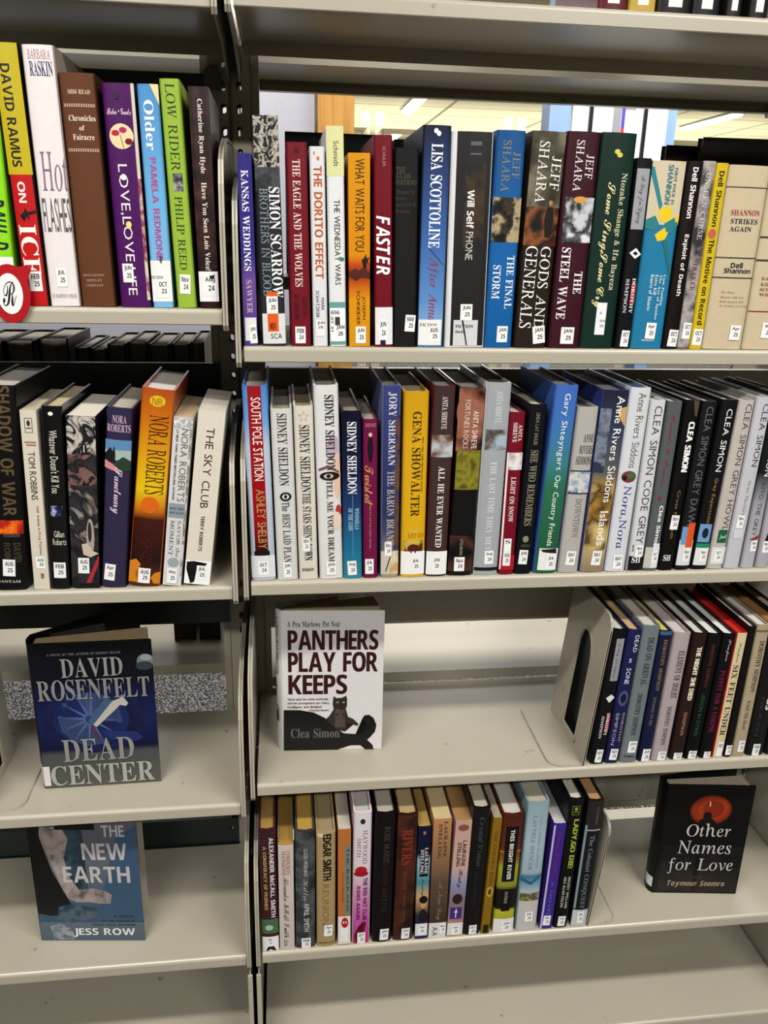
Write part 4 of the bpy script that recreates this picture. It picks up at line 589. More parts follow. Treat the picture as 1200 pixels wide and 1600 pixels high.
('R3',0.7436,0.005,0.0272,0.2123,0.009,'hard',[(0,'080809')],[['T','SUSPICIOUS','SB','e8e8ea',0.172,0.638,0.55,0.85,'D'],['T','DEATH','SANSC','34343a',0.538,0.841,0.25,0.4,'D'],['S',0.3,0.7,0.908,1.0,'FEB','25',2]],'glossy black spine with white word at the right photo edge,third shelf',{'pages': 'a0703c','gloss': 1}),
('R3',0.7705,0.005,0.0202,0.2112,0.012,'hard',[(0,'10161c')],[],'near-black spine beyond the glossy black one at the right photo edge,third shelf',{}),
('R4',0.0247,0.005,0.024,0.2179,-0.0071,'hard',[(0,'441820')],[['W',0,1,0.005,0.731,'441820','260c14'],['R',0,1,0.731,0.852,'486844'],['E',0.45,0.802,0.25,0.022,'a8b8b0'],['T','ALEXANDER McCALL SMITH','SB','e8dcd8',0.065,0.715,0.6,0.86,'D'],['T','A CONSPIRACY OF FRIENDS','SB','b89c60',0.131,0.65,0.22,0.42,'D'],['L',0,1,0.879,1.0,'ececec'],['P',[(0.2,1.0),(0.35,0.963),(0.7,0.963),(0.85,1.0),(0.7,1.0),(0.5,0.985),(0.35,1.0)],'101010'],['S',0.3,0.65,0.885,0.957,'NOV','24',0]],'maroon ringed spine with a green band,left end of the fourth shelf',{'pages': 'a88448'}),
('R4',0.0492,0.005,0.0217,0.1883,0.0001,'paper',[(0,'c8bcb4')],[['T','CORDUROY','SERC','a0604c',0.046,0.274,0.52,0.78,'D'],['T','MANSIONS','SERC','a0604c',0.046,0.274,0.22,0.48,'D'],['T','Alexander McCall Smith','SC','3c3430',0.292,0.88,0.3,0.68,'D'],['T','25','SR','404040',0.899,0.964,0.3,0.5,'D']],'pinkish white paperback with handwritten-style name,fourth shelf',{'pages': 'b48c44'}),
('R4',0.0762,0.005,0.028,0.2117,0.0045,'hard',[(0,'38383a')],[['N',0,1,0.005,1.0,['303234','505456','38383a','181818'],25,'noise'],['T','GOOD MORNING','SANSC','c0beb8',0.146,0.376,0.42,0.62,'D'],['T','Killer','SC','a0a09c',0.398,0.585,0.4,0.66,'D'],['T','APRIL SMITH','SANSC','d4d0c8',0.607,0.854,0.42,0.7,'D'],['S',0.3,0.78,0.912,1.0,'FEB','25',0]],'charcoal distressed hardcover,third along on the fourth shelf',{'pages': 'b89444'}),
('R4',0.1071,0.005,0.0277,0.2061,-0.0014,'hard',[(0,'a48c60')],[['P',[(0,0.005),(0.5,0.005),(0.45,0.037),(0.1,0.032)],'d8ccb0'],['T','EDGAR SMITH','SBC','181410',0.011,0.406,0.34,0.78,'D'],['T','REUNION','S','806c44',0.439,0.806,0.3,0.66,'D'],['R',0.1,0.9,0.96,0.972,'6c5c38'],['S',0.4,0.85,0.806,0.906,'Apr','25',3]],'worn tan hardcover with jagged black lettering,fourth shelf',{'pages': 'a08c68','rough': 0.7}),
('R4',0.1344,0.005,0.0187,0.2104,-0.0051,'paper',[(0,'b46c34')],[['R',0.55,0.98,0.136,0.743,'708078'],['T','THE BALKANS','SANSC','181818',0.152,0.703,0.66,0.86,'D'],['T','Tommy McKnight','SANSC','3c2010',0.352,0.618,0.3,0.44,'D'],['L',0,1,0.743,0.991,'e4dcd4'],['E',0.55,0.8,0.28,0.046,'b01828'],['R',0.4,0.5,0.788,0.806,'f0e0e0'],['R',0.6,0.7,0.788,0.806,'f0e0e0'],['L',0.2,0.8,0.846,0.962,'ececea']],'narrow orange paperback with a red mask emblem near the foot',{'pages': 'c8c0b0'}),
('R4',0.1594,0.005,0.0261,0.2373,0.0011,'hard',[(0.2363,'d8d4d8'),(0.1364,'d8ccd4'),(0.0959,'d090b8'),(0.042,'c050a0'),(0.0,'b82860')],[['T','SMITH','SU','8c2434',0.186,0.328,0.2,0.42,'D'],['T','HAYWOOD','SU','8c2434',0.129,0.376,0.52,0.78,'D'],['E',0.45,0.434,0.34,0.038,'b01020'],['E',0.45,0.454,0.42,0.019,'98101c'],['E',0.5,0.064,0.14,0.019,'202020'],['T','RIDES AGAIN','SB','400c34',0.547,0.807,0.22,0.42,'D'],['T','THE RED HAT CLUB','SB','400c34',0.483,0.812,0.58,0.82,'D'],['P',[(0.1,0.935),(0.3,0.874),(0.5,0.899),(0.6,0.823),(0.8,0.833),(0.7,0.899),(0.4,0.956),(0.2,0.998)],'600c28'],['S',0.3,0.75,0.91,0.998,'OCT','25',0]],'pink and white hardcover with a red hat on its spine',{'side': 'e0c8d4','pages': 'c4c0b8'}),
('R4',0.1911,0.005,0.0292,0.2339,0.0074,'hard',[(0,'100a0a')],[['T','ROSE MARIE','SU','4c4440',0.099,0.379,0.45,0.75,'D'],['T','CAMERON','SU','382824',0.389,0.553,0.45,0.7,'D'],['T','SMITH','SU','382824',0.568,0.756,0.45,0.7,'D'],['S',0.4,0.85,0.896,0.985,'JAN','25',2]],'thick nearly black hardcover with dim thin lettering,fourth shelf',{'pages': 'b8b0a0','rough': 0.3}),
('R4',0.2235,0.005,0.0293,0.2294,0.008,'hard',[(0,'2c130c')],[['N',0,1,0.005,1.0,['2c130c','4a2214','1c0c08','5c2c18'],14,'noise'],['T','RIVERS','SERC','8c2c1c',0.116,0.388,0.25,0.78,'D'],['T','MICHAEL FARRIS SMITH','S','6c4030',0.439,0.843,0.4,0.56,'D'],['S',0.42,0.85,0.902,0.988,'JAN','25',2]],'rusty brown hardcover with red capitals,fourth shelf',{'pages': 'b8a074'}),
('R4',0.2517,0.005,0.0186,0.2066,-0.0075,'paper',[(0.2064,'0e1230'),(0.1577,'0e1230'),(0.1463,'8cb0b8'),(0.1054,'3c8490'),(0.0816,'c0a070'),(0.0455,'282430'),(0.0,'201c50')],[['R',0.2,0.9,0.181,0.433,'0a0c14'],['E',0.5,0.055,0.12,0.016,'9c6c60'],['T','STELLING','SR','e4e4e8',0.198,0.41,0.25,0.5,'D'],['T','LAURAINE','SR','e4e4e8',0.181,0.41,0.58,0.84,'D'],['T','Moonlight','SC','3c2c34',0.444,0.634,0.35,0.6,'D'],['E',0.6,0.68,0.24,0.04,'d0905c'],['E',0.6,0.64,0.34,0.035,'0c0808'],['P',[(0.3,0.75),(0.6,0.721),(0.9,0.756),(0.9,0.869),(0.3,0.869)],'18141c'],['R',0,1,0.857,0.97,'dcdce4'],['S',0.25,0.85,0.869,0.958,'Apr','25',3]],'narrow dark blue paperback with a small bonneted head,fourth shelf',{'pages': 'b4904c'}),
('R4',0.2765,0.005,0.0267,0.2178,-0.0012,'paper',[(0.2167,'b88458'),(0.1498,'8c6848'),(0.1032,'5c4838'),(0.0309,'3c3028'),(0.0,'8c6c50')],[['T','SNELLING','SERC','3c241c',0.04,0.322,0.3,0.5,'D'],['T','LAURAINE','SERC','3c241c',0.02,0.312,0.6,0.8,'D'],['T','A New Day','SC','8c7460',0.516,0.847,0.35,0.7,'D'],['L',0,1,0.869,1.0,'dcdad6'],['S',0.62,0.98,0.881,0.96,'Nov','24',0],['T','AA','S','404040',0.903,0.983,0.2,0.5,'D']],'amber brown paperback with a soft photo spine and large label,fourth shelf',{'pages': 'd0bc8c'}),
('R4',0.3035,0.005,0.0239,0.2114,0.0211,'paper',[(0.2112,'c0988c'),(0.13,'c8a498'),(0.1006,'8c90b0'),(0.0647,'7c6c78'),(0.0023,'b88878')],[['E',0.5,0.054,0.34,0.027,'80503c'],['T','STELLING','SB','1c1418',0.178,0.38,0.22,0.46,'D'],['T','LAURAINE','SB','1c1418',0.161,0.38,0.54,0.78,'D'],['T','Ruby','SC','3c2028',0.402,0.569,0.35,0.68,'D'],['E',0.5,0.665,0.32,0.045,'2c1814'],['R',0.1,0.85,0.739,0.843,'402878'],['R',0.44,0.5,0.751,0.832,'e8e0f0'],['R',0.36,0.58,0.774,0.785,'e8e0f0'],['L',0,1,0.878,0.989,'e0dcd8'],['S',0.3,0.8,0.901,0.983,'Apr','25',0]],'pinkish paperback with a purple patch bearing a white cross',{'pages': 'a88050'}),
('R4',0.3298,0.005,0.0262,0.2326,0.0182,'hard',[(0,'060606')],[['T','Crystal Vision','SI','50585c',0.071,0.445,0.35,0.7,'D'],['T','Gilbert Sorrentino','SI','282c30',0.486,0.784,0.4,0.62,'D'],['S',0.35,0.8,0.921,0.996,'OCT','24',0]],'black hardcover with dim silver italics,middle of the fourth shelf',{'pages': 'c0b8a4','gloss': 1}),
('R4',0.3516,0.005,0.0129,0.2136,0.0318,'paper',[(0,'866414')],[['T','THE GOLDEN RING','SU','3c2c08',0.103,0.577,0.3,0.7,'D'],['E',0.5,0.627,0.4,0.045,'b89c40'],['E',0.5,0.627,0.22,0.028,'5c4410'],['R',0.2,0.85,0.918,0.994,'201804']],'thinnest mustard yellow spine on the fourth shelf',{'pages': 'a8a08c'}),
('R4',0.3802,0.005,0.0318,0.2181,0.009,'hard',[(0.217,'4c1c14'),(0.1588,'5c2818'),(0.1354,'8c5820'),(0.1237,'a0a028'),(0.0881,'88882c'),(0.0809,'181408'),(0.0456,'181408'),(0.0419,'b4b430'),(0.0,'8c8c24')],[['R',0,1,0.299,0.315,'9c6828'],['R',0.2,0.8,0.099,0.558,'080606'],['T','THIS BRIGHT RIVER','SB','e8e4d8',0.125,0.541,0.42,0.62,'D'],['R',0.28,0.72,0.629,0.813,'080606'],['T','PATRICK','S','b8b4a4',0.646,0.746,0.4,0.55,'D'],['L',0,1,0.881,1.0,'e4e2e0'],['S',0.4,0.85,0.904,0.99,'JAN','25',0]],'hardcover with brown and lime stripes behind a black title bar',{'pages': 'd4cec4'}),
('R4',0.4167,0.005,0.0335,0.2357,0.0088,'hard',[(0.2345,'8ca4ac'),(0.1617,'a4b8c0'),(0.1089,'98acb8'),(0.1028,'3c708c'),(0.0848,'7ca4b4'),(0.0691,'c0bcb8'),(0.0012,'c0bcb8')],[['T','LAVYRLE SPENCER','SU','5c6c74',0.096,0.513,0.3,0.48,'D'],['T','THE CAMBIS SUMMER','SU','7c8c94',0.096,0.503,0.62,0.74,'D'],['N',0.05,0.95,0.696,0.758,['a8a058','3c3c20','c0bcb8'],40,'noise'],['P',[(0,0.564),(0.5,0.604),(0.9,0.553),(0.9,0.579),(0.5,0.63),(0,0.594)],'28607c'],['S',0.38,0.75,0.847,0.926,'JUL','25',0]],'powder blue hardcover with a misty shoreline on the spine',{'side': '7c949c','pages': 'b8b09c'}),
('R4',0.4482,0.005,0.0188,0.1965,0.0312,'paper',[(0,'3c2484')],[['R',0,0.15,0.015,1.0,'c0b4dc'],['T','Saving Sapphire','SC','84284c',0.073,0.491,0.4,0.7,'D'],['T','A NOVEL','S','6c5cac',0.54,0.876,0.4,0.66,'D'],['S',0.2,0.8,0.87,0.965,'Apr','25',2]],'violet paperback with a pale edge and crimson cursive,fourth shelf',{'pages': 'c8c4c0'}),
('R4',0.4716,0.005,0.0225,0.2381,0.0207,'hard',[(0,'0a0a0a')],[['F2',0.25,0.75,0.051,0.117,'8c9434'],['T','LADY,GO DIE!','SBC','9cac38',0.151,0.523,0.4,0.8,'D'],['T','MICKEY SPILLANE','SB','b4b4a8',0.593,0.844,0.6,0.78,'D'],['T','MAX ALLAN COLLINS','SB','b4b4a8',0.593,0.834,0.3,0.48,'D'],['S',0.28,0.8,0.907,0.986,'Apr','25',2]],'black spine with acid yellow-green block capitals',{'pages': 'd0c8b8'}),
('R4',0.5009,0.005,0.0241,0.2337,0.0258,'hard',[(0,'101418')],[['R',0,1,0.004,0.223,'241c1c'],['R',0,1,0.223,0.233,'a0a0a4'],['T','GEORGE','SERC','605850',0.052,0.188,0.58,0.74,'D'],['T','The Colonial CONQUEST','SERC','74787c',0.268,0.853,0.34,0.7,'D'],['L',0,1,0.864,0.998,'c4c4c8'],['S',0.35,0.75,0.88,0.971,'JUL','25',0],['R',0,0.14,0.188,0.853,'7c8c94']],'blackish hardcover with grey title beside the right bookend,fourth shelf',{'side': '101418','pages': 'b88c5c'}),
('R0',0.4143,0.005,0.0328,0.225,0,'hard',[(0,'5a1018')],[['L',0.3,0.7,0.7564,0.9769,'e8e8e8']],'dark red book foot with a white label,top shelf',{'gloss': 1}),
('R0',0.4474,0.005,0.0302,0.225,0,'hard',[(0,'c0a040')],[['L',0.3,0.7,0.7387,0.9769,'e8e8e8']],'mustard yellow book foot,top shelf',{'gloss': 1}),
('R0',0.4837,0.005,0.0392,0.225,0,'hard',[(0,'0c0c0c')],[['L',0.3,0.7,0.7209,0.9769,'e8e8e8']],'black book foot with a white label beside the yellow one,top shelf',{'gloss': 1}),
('R0',0.52,0.005,0.0315,0.225,0,'hard',[(0,'101014')],[['L',0.3,0.7,0.7031,0.9769,'e8e8e8']],'black glossy book foot in the middle of the dark ones,top shelf',{'gloss': 1}),
('R0',0.5515,0.005,0.0176,0.225,0,'hard',[(0,'14100e')],[['L',0.3,0.7,0.6853,0.9769,'e8e8e8']],'narrow black book foot with a white sticker,top shelf',{'gloss': 1}),
('R0',0.5806,0.005,0.0223,0.225,0,'hard',[(0,'0a0a0a')],[['L',0.3,0.7,0.6676,0.9769,'e8e8e8']],'black book foot with white lettering near the right corner,top shelf',{'gloss': 1}),
]
need = {}
for bk in BOOKS:
    for it in bk[8]:
        if it[0] == 'T': need.setdefault(STY[it[2]][0], set()).update(it[1])
        elif it[0] == 'S': need.setdefault('SB', set()).update(it[5]+it[6])
for fam_, chars_ in need.items(): load_family(fam_, sorted(chars_-{' '}))
for row, x, y, wd, hg, lean, kind, stops, items, label, opt in BOOKS:
    dp = opt.get('depth', .158 if kind == 'hard' else .14)
    make_book('book', (x, y, SH[row]), wd, hg, dp, lean, kind, stops, items, label, GR[row], opt.get('side'), opt.get('pages', 'b8ab92'),
              opt.get('rough', .40), .4 if opt.get('gloss') else 0)
# books on the far side: their fore-edges face this way
for i, (a, b, h, c) in enumerate([(-.60, -.565, .23, '101010'), (-.555, -.51, .225, '2c1c14'), (-.50, -.455, .235, '181c24'), (-.445, -.40, .222, '101010'), (-.393, -.349, .222, '141210'), (-.347, -.306, .222, '241c14'), (-.300, -.257, .226, '0c0c0c'), (-.249, -.227, .214, '0e0e0e'), (-.225, -.204, .212, '4a443c'), (-.202, -.175, .219, '101014'), (-.172, -.144, .222, '0c0c0c'), (-.141, -.111, .219, '1c1410'), (-.108, -.082, .22, '101010'), (-.080, -.06, .223, '0c0c0e')]):
    words = ['far left black', 'thick brown', 'slate', 'black', 'dark brown', 'broad brown', 'broad black', 'thin black', 'thin grey', 'dark blue-black', 'jet black', 'reddish brown', 'narrow black', 'last thin black']
    make_book('book', ((a+b)/2, .31+.155, farL[2]+LH), b-a-.0006, h, .155, 0, 'hard', [(0, c)], [], '%s far-side book, page edges showing below the upper left shelf' % words[i], 'far-side books seen under the upper left shelf', None, '8c8474', rz=PI)
for i, (a, b, h) in enumerate([(-.141, -.103, .2), (-.098, -.06, .2)]):
    make_book('book', ((a+b)/2, .375+.15, farL[3]+LH), b-a-.001, h, .15, 0, 'hard', [(0, '100e0c')], [], ['black far-side book standing on the lower far shelf, above the carpet strip', 'black far-side book nearest the upright above the carpet strip'][i], 'far-side books on the lower far shelf', None, '5a4c38', rz=PI)
for i, (x, y, wd, h, th, c, lean, lab) in enumerate([(.065, .39, .137, .205, .02, '0c1a1e', 0, 'dark teal face-out book on the far side seen above the red and white spines'), (.226, .36, .042, .197, .02, '3a3836', 0, 'grey book on the far side behind the plain black hardcover'),
        (.671, .40, .10, .208, .02, '0a0a0a', 0, 'black book on the far side behind the cream and blue book'), (.716, .37, .16, .218, .02, '14100c', .04, 'large brownish black face-out book on the far side at the upper right')]):
    r = empty('book', (x, y, farR[1]+LH+.0005), lab, 'book', 'far-side books seen above the upper right shelf')
    k = MB(); k.box((0, 0, 0), (wd, .0025, h), plain(c, .35, .3), .0006); k.build('cover', r); k = MB(); k.box((0, th-.0025, 0), (wd, th, h), plain(c, .35, .3), .0006); k.build('cover', r)
    k = MB(); k.box((.003, .0028, .003), (wd-.004, th-.0028, h-.003), pages('4c463c')); k.build('page_block', r)
    r.rotation_euler = (0, 0, -lean)

# ------------------------------------------------------------------ books shown face out
T_ = lambda s, st, c, t0, t1, u0, u1: ['T', s, st, c, t0, t1, u0, u1, 'H']
star = []
for i in range(24):
    a = 2*PI*i/24+.12; rr = 1 if i % 2 == 0 else .2
    star.append((.44+.27*rr*math.cos(a), .52+.19*rr*math.sin(a)))
knobs = [['E', .44+.25*math.cos(2*PI*i/12+.12), .52+.176*math.sin(2*PI*i/12+.12), .022, .015, '32446c'] for i in range(12)]
face_book('book', (-.284, .057, ZL[3]+LH+.0004), .158, .226, .028, .02, 0, .14, .62, [(.226, '07070a'), (.17, '0a0c1a'), (.13, '121a44'), (.10, '141e50'), (.062, '0c1030'), (.054, '484a4a'), (0, '55574f')], [(.226, '08080a'), (.06, '0a0a10'), (.05, '404240'), (0, '484a48')], 'b09a74',
    [['NP', ell(.48, .52, .44, .24, 32), ['0e1436', '121a44', '0c1030'], 14], ['NP', ell(.45, .52, .32, .18, 28), ['121c4a', '16245c', '10183f'], 16], ['P', star, '4a5c8c']]+knobs+[['E', .44, .52, .04, .027, '22366a'], ['P', [(.46, .56), (.64, .40), (.70, .385), (.72, .36), (.77, .42), (.75, .44), (.70, .43), (.66, .46), (.49, .575)], 'b8b4ac'], ['P', [(.42, .53), (.58, .38), (.64, .40), (.46, .56)], '3c5878'],
     ['P', [(.44, .56), (.465, .56), (.50, .66), (.48, .66)], '5c2c34'], ['P', [(.52, .60), (.82, .62), (.88, .67), (.8, .69), (.6, .67)], '1c2c64'], ['E', .94, .14, .07, .05, '6c7478'], ['E', .93, .17, .07, .03, '30383c'], ['E', .95, .115, .05, .02, '8c9498'],
     T_('A NOVEL BY THE AUTHOR OF SUDDEN DEATH', 'SR', '707078', .065, .08, .14, .74), T_('DAVID', 'SR', '8c8c88', .10, .23, .24, .75), T_('ROSENFELT', 'SR', '848480', .24, .38, .03, .96),
     T_('DEAD', 'SR', '8c8c88', .65, .81, .18, .79), T_('CENTER', 'SR', 'a8a8a0', .835, .98, .06, .95), ['L', .0, .055, .835, .975, 'dcd8d8']], [['R', .02, .98, .835, .975, 'dcd8d8']],
    'face-out dark book with a blue compass star and big grey capitals, third left shelf', '2c2824')
def UC(x, y): t = (y-152)/590; return ((x-(157+14*t))/(451-30*t), t)
pp = [(172, 563), (240, 564), (300, 575), (350, 600), (390, 640), (430, 668), (480, 672), (520, 668), (543, 645), (520, 620), (510, 603), (518, 590), (538, 587), (558, 602), (570, 632), (564, 662), (545, 684), (530, 698), (552, 720), (558, 741), (522, 741), (500, 722), (460, 722), (400, 741), (173, 742)]
cat_ = [(383, 522), (386, 505), (398, 514), (424, 512), (440, 503), (444, 520), (443, 548), (438, 560), (448, 595), (470, 605), (492, 626), (490, 636), (470, 630), (440, 620), (435, 660), (400, 652), (352, 605), (368, 590), (386, 562), (382, 540)]
face_book('book', (.048, .078, ZR[3]+LH+.0004), .1445, .2245, .024, -.0625, 0, .27, .5, [(0, 'dcd8d8')], [(0, 'e4e0e0')], 'a89878',
    [T_('A Pru Marlowe Pet Noir', 'SR', '1c1c1c', .07, .11, .06, .57), T_('PANTHERS', 'SBC', '340c10', .13, .27, .065, .94), T_('PLAY FOR', 'SBC', '340c10', .283, .425, .065, .94), T_('KEEPS', 'SBC', '340c10', .443, .585, .065, .64),
     T_('"Simon pens her action terrifically,', 'SB', '2c2c2c', .612, .632, .05, .46), T_('and her protagonists are feisty,', 'SB', '2c2c2c', .640, .66, .05, .47), T_('intelligent, and dimpled."', 'SB', '2c2c2c', .668, .688, .05, .40), T_('-Clayton Books', 'SB', '2c2c2c', .694, .712, .26, .46),
     ['P', [UC(*p) for p in pp], '0a0808'], ['P', [UC(*p) for p in cat_], '2e2622'], ['N', UC(392, 520)[0], UC(436, 520)[0], UC(0, 560)[1], UC(0, 640)[1], ['241c1a', '5c4c44', '2e2622'], 120, 'noise'], ['E', *UC(403, 532), .012, .006, '98a070'], ['E', *UC(429, 532), .012, .006, '98a070'], ['E', *UC(416, 545), .010, .006, '100c0c'],
     T_('Clea Simon', 'SR', '686464', .835, .905, .08, .57)],
    [['T', 'PANTHERS PLAY FOR KEEPS', 'SERC', '301014', .05, .46, .2, .8, 'D'], ['T', 'SIMON', 'SERC', '202020', .68, .8, .2, .8, 'D'], ['R', .3, .6, .54, .56, '8c2028'], ['R', .25, .7, .72, .8, '181818']],
    'face-out white book with a black panther silhouette and a sitting cat, third right shelf', 'b8a070', None, .33)
face_book('book', (.647, .061, ZR[4]+LH+.0004), .1385, .2105, .022, -.116, 0, .10, .22, [(0, '070606')], [(0, '0a0909')], 'b8ac98',
    [['N', .05, .45, .55, .98, ['070606', '1c1414', '070606', '100c0c'], 12, 'noise'], ['N', .5, .98, .55, .98, ['070606', '1a1212', '070606'], 12, 'noise'], ['E', .53, .22, .24, .135, '6c1c08'], ['E', .53, .215, .215, .12, '8c2c0a'], ['E', .55, .21, .17, .10, '9c340c'], ['E', .56, .21, .12, .075, '7c240a'],
     ['E', .50, .27, .05, .035, '080606'], ['P', [(.40, .36), (.42, .31), (.48, .285), (.55, .285), (.60, .32), (.66, .37)], '080606'], ['P', [(.50, .14), (.515, .14), (.52, .185), (.505, .185)], 'd8a890'],
     T_('Other', 'SU', 'c8c4c0', .34, .46, .29, .80), T_('Names', 'SU', 'c8c4c0', .50, .62, .22, .84), T_('for Love', 'SU', 'c8c4c0', .66, .81, .14, .90), T_('A Novel', 'SI', '605850', .825, .85, .42, .56), T_('Taymour Soomro', 'SBI', 'a8947c', .875, .94, .16, .84)],
    [['R', .05, .95, .86, .95, 'e4e4e4']], 'face-out black book with a rust orange sun and slanted white words, fourth shelf', '404040', None, .22)
plume = [(.12, .08), (.20, .12), (.30, .10), (.36, .2), (.30, .35), (.34, .5), (.42, .6), (.55, .585), (.66, .6), (.72, .63), (.70, .70), (.6, .70), (.5, .69), (.38, .69), (.30, .66), (.24, .55), (.20, .45), (.14, .3), (.10, .18)]
face_book('book', (-.317, .058, ZL[4]+LH+.0004), .154, .2335, .026, -.098, 0, .10, .17, [(.2335, '5c5c66'), (.12, '5c6470'), (.07, '4a5c70'), (.036, '36506a'), (.034, '5c6a74'), (0, '4c5c68')], [(.2335, '141416'), (.03, '1c1c20'), (.02, '687078'), (0, '606870')], 'c0b4a0',
    [['P', [(0, 0), (.12, 0), (.10, .2), (.18, .45), (.3, .66), (.36, .78), (.12, .80), (0, .78)], '0c0c0e'], ['N', .26, .5, .0, .62, ['1c2c38', '34505c', '1c2c38'], 30, 'noise'], ['NP', [(.2, .73), (.34, .70), (.5, .73), (.63, .75), (.6, .80), (.45, .83), (.3, .86), (.18, .82)], ['243c4c', '50626e', '243c4c'], 40], ['P', [(.8, .2), (1, .1), (1, .84), (.55, .84)], '3a5570'],
     ['P', plume, '948884'], ['NP', [(q[0]*.92+.03, q[1]*.97+.012) for q in plume], ['5c5450', '948884', 'a89c94', '847874'], 34], ['NP', [(.1, .88), (.2, .86), (.3, .9), (.34, .99), (.12, .99)], ['586a78', '98a0a4', '384854'], 50],
     ['R', .25, .62, .085, .135, '0a0a0c'], T_('THE', 'SB', 'b8b4b4', .10, .185, .68, .89), T_('NEW', 'SB', 'c0bcbc', .235, .36, .48, .9), T_('EARTH', 'SB', 'c0bcbc', .41, .535, .28, .91), T_('A NOVEL', 'SB', '203448', .79, .81, .72, .92), T_('BY THE AUTHOR OF', 'SB', '203448', .83, .845, .6, .92), T_('YOUR FACE IN MINE', 'SB', '203448', .86, .875, .5, .92), T_('JESS ROW', 'SB', 'e8e8e8', .895, .965, .32, .91)],
    [], 'face-out grey blue book with a plume of smoke and white capitals, fourth left shelf', '888888', 'b4aa98')

# ------------------------------------------------------------------ bookends
def bookend(loc, lean, d, label, mirror=1, hole=True, h=.235):
    r = empty('bookend', loc, label, 'bookend', 'cream steel bookends')
    k = MB()
    def rr(pts): return pts
    out = [(0, .0)]+[(.0, h-.02)]+[(.02-.02*math.cos(a), h-.02+.02*math.sin(a)) for a in [PI/2*i/5 for i in range(1, 6)]]+[(d-.012, h-.002), (d, h-.012), (d, 0)]
    cy, rw = d*.47, .030
    hl = [(cy+rw*math.cos(a), (.142 if math.sin(a) > 0 else .05)+(.045*math.sin(a) if math.sin(a) > 0 else 0)) for a in [PI*i/10 for i in range(11)]]+[(cy-rw, .012), (cy+rw, .012)]
    sl, cl = math.sin(lean), math.cos(lean)
    M = lambda a, b, c: (b*sl+c*cl, a, b*cl)
    vs, fs = plate(out, [hl] if hole else [], .0016, M); k.add(vs, fs, CREAM)
    def rim(pts, W, TT, close=False):
        n = len(pts)
        for i in range(n if close else n-1):
            p, q = pts[i], pts[(i+1) % n]
            L = math.hypot(q[0]-p[0], q[1]-p[1]) or 1; n0, n1 = (q[1]-p[1])/L*W, -(q[0]-p[0])/L*W
            vs = [M(a, b, c) for c in (-TT, TT) for a, b in ((p[0], p[1]), (q[0], q[1]), (q[0]-n0, q[1]-n1), (p[0]-n0, p[1]-n1))]
            k.add(vs, [(3, 2, 1, 0), (4, 5, 6, 7), (0, 1, 5, 4), (2, 3, 7, 6), (1, 2, 6, 5), (0, 4, 7, 3)], CREAM)
    rim(out[:-1], -.004, .0016)
    if hole: rim(hl, .004, .0018, True)
    k.build('upright_plate', r)
    k = MB(); s = -mirror; W = .05
    o2 = [(0, 0), (s*(W-.018), 0)]+[(s*(W-.018+.018*math.sin(a)), .018-.018*math.cos(a)) for a in [PI/2*i/5 for i in range(1, 6)]]+[(s*W, d), (0, d)]
    vs, fs = plate(o2, [], .0014, lambda a, b, c: (a, b, .0009+c)); k.add(vs, fs, CREAM)
    o3 = [(a*.99, b) for a, b in o2[1:-1]]
    for i in range(len(o3)-1):
        (a0, b0), (a1, b1) = o3[i], o3[i+1]
        L = math.hypot(a1-a0, b1-b0) or 1; nx, ny = -(b1-b0)/L*.0022*s*-1, (a1-a0)/L*.0022*s*-1
        vs = [(a, b, z) for z in (.0005, .0032) for a, b in ((a0, b0), (a1, b1), (a1-nx, b1-ny), (a0-nx, b0-ny))]
        k.add(vs, [(3, 2, 1, 0), (4, 5, 6, 7), (0, 1, 5, 4), (2, 3, 7, 6), (1, 2, 6, 5), (0, 4, 7, 3)], CREAM)
    k.build('base_plate', r)
    return r
bookend((.4775, .003, ZR[3]+LH), .088, .150, 'cream steel bookend with an oval opening holding the leaning row on the third shelf')
bookend((.5155, .005, ZR[4]+LH), .10, .135, 'cream bookend with its base tongue beside the grey-titled spine on the fourth shelf', -1, True, .19)
bookend((-.352, .012, ZL[3]+LH), -.03, .135, 'cream bookend at the left edge of the photo beside the compass-star book', -1, True, .215)
r = make_book('book', (-.385, .006, ZL[3]+LH), .055, .215, .12, 0, 'hard', [(0, '0c0a0a')], [['T', 'TALES OF WAR', 'SB', '8a3818', .15, .9, .55, .8, 'D']], 'black book with rusty lettering at the left photo edge beside the bookend', None)

# ------------------------------------------------------------------ shelf sign (red tab with the letter R)
sg = empty('shelf_sign', (-.236, -.0035, .004), 'red plastic shelf sign with a white oval and handwritten R, left edge', 'sign')
k = MB(); pts = [(.021*math.cos(a)*1.0, .030+.031*math.sin(a)) for a in [PI*2*i/28 for i in range(28)]]
pts = [(x+(.008 if (i in (3, 4)) else 0), z+(.006 if i in (3, 4) else 0)) for i, (x, z) in enumerate(pts)]
vs, fs = plate(pts, [], .0012, lambda a, b, c: (a, -.0008+c, b-.006)); k.add(vs, fs, plain('b01820', .35)); k.build('red_plate', sg)
k = MB(); vs, fs = plate([(.0135*math.cos(2*PI*i/24), .030+.0215*math.sin(2*PI*i/24)) for i in range(24)], [], .0006, lambda a, b, c: (a, -.0018+c, b-.006)); k.add(vs, fs, plain('f0f0f0', .4)); k.build('white_oval', sg)
k = MB(); put_text(k, 'R', 'SC', '101010', 0, 1, 0, 1, 'H', lambda u, t, o: (-.008+.015*u, -.0023, .037-.026*t), 0); k.build('lettering', sg)
cl = MB(); vs, fs = plate([(-.040, .272), (-.0385, .296), (-.030, .303), (-.021, .302), (-.017, .290), (-.018, .272)], [], .0012, lambda a, b, c: (a, .2405+c, b)); cl.add(vs, fs, plain('6c6a66', .5))
tag(cl.build('label_clip'), 'small worn grey plastic clip on the upright above the left bay books', 'clip')
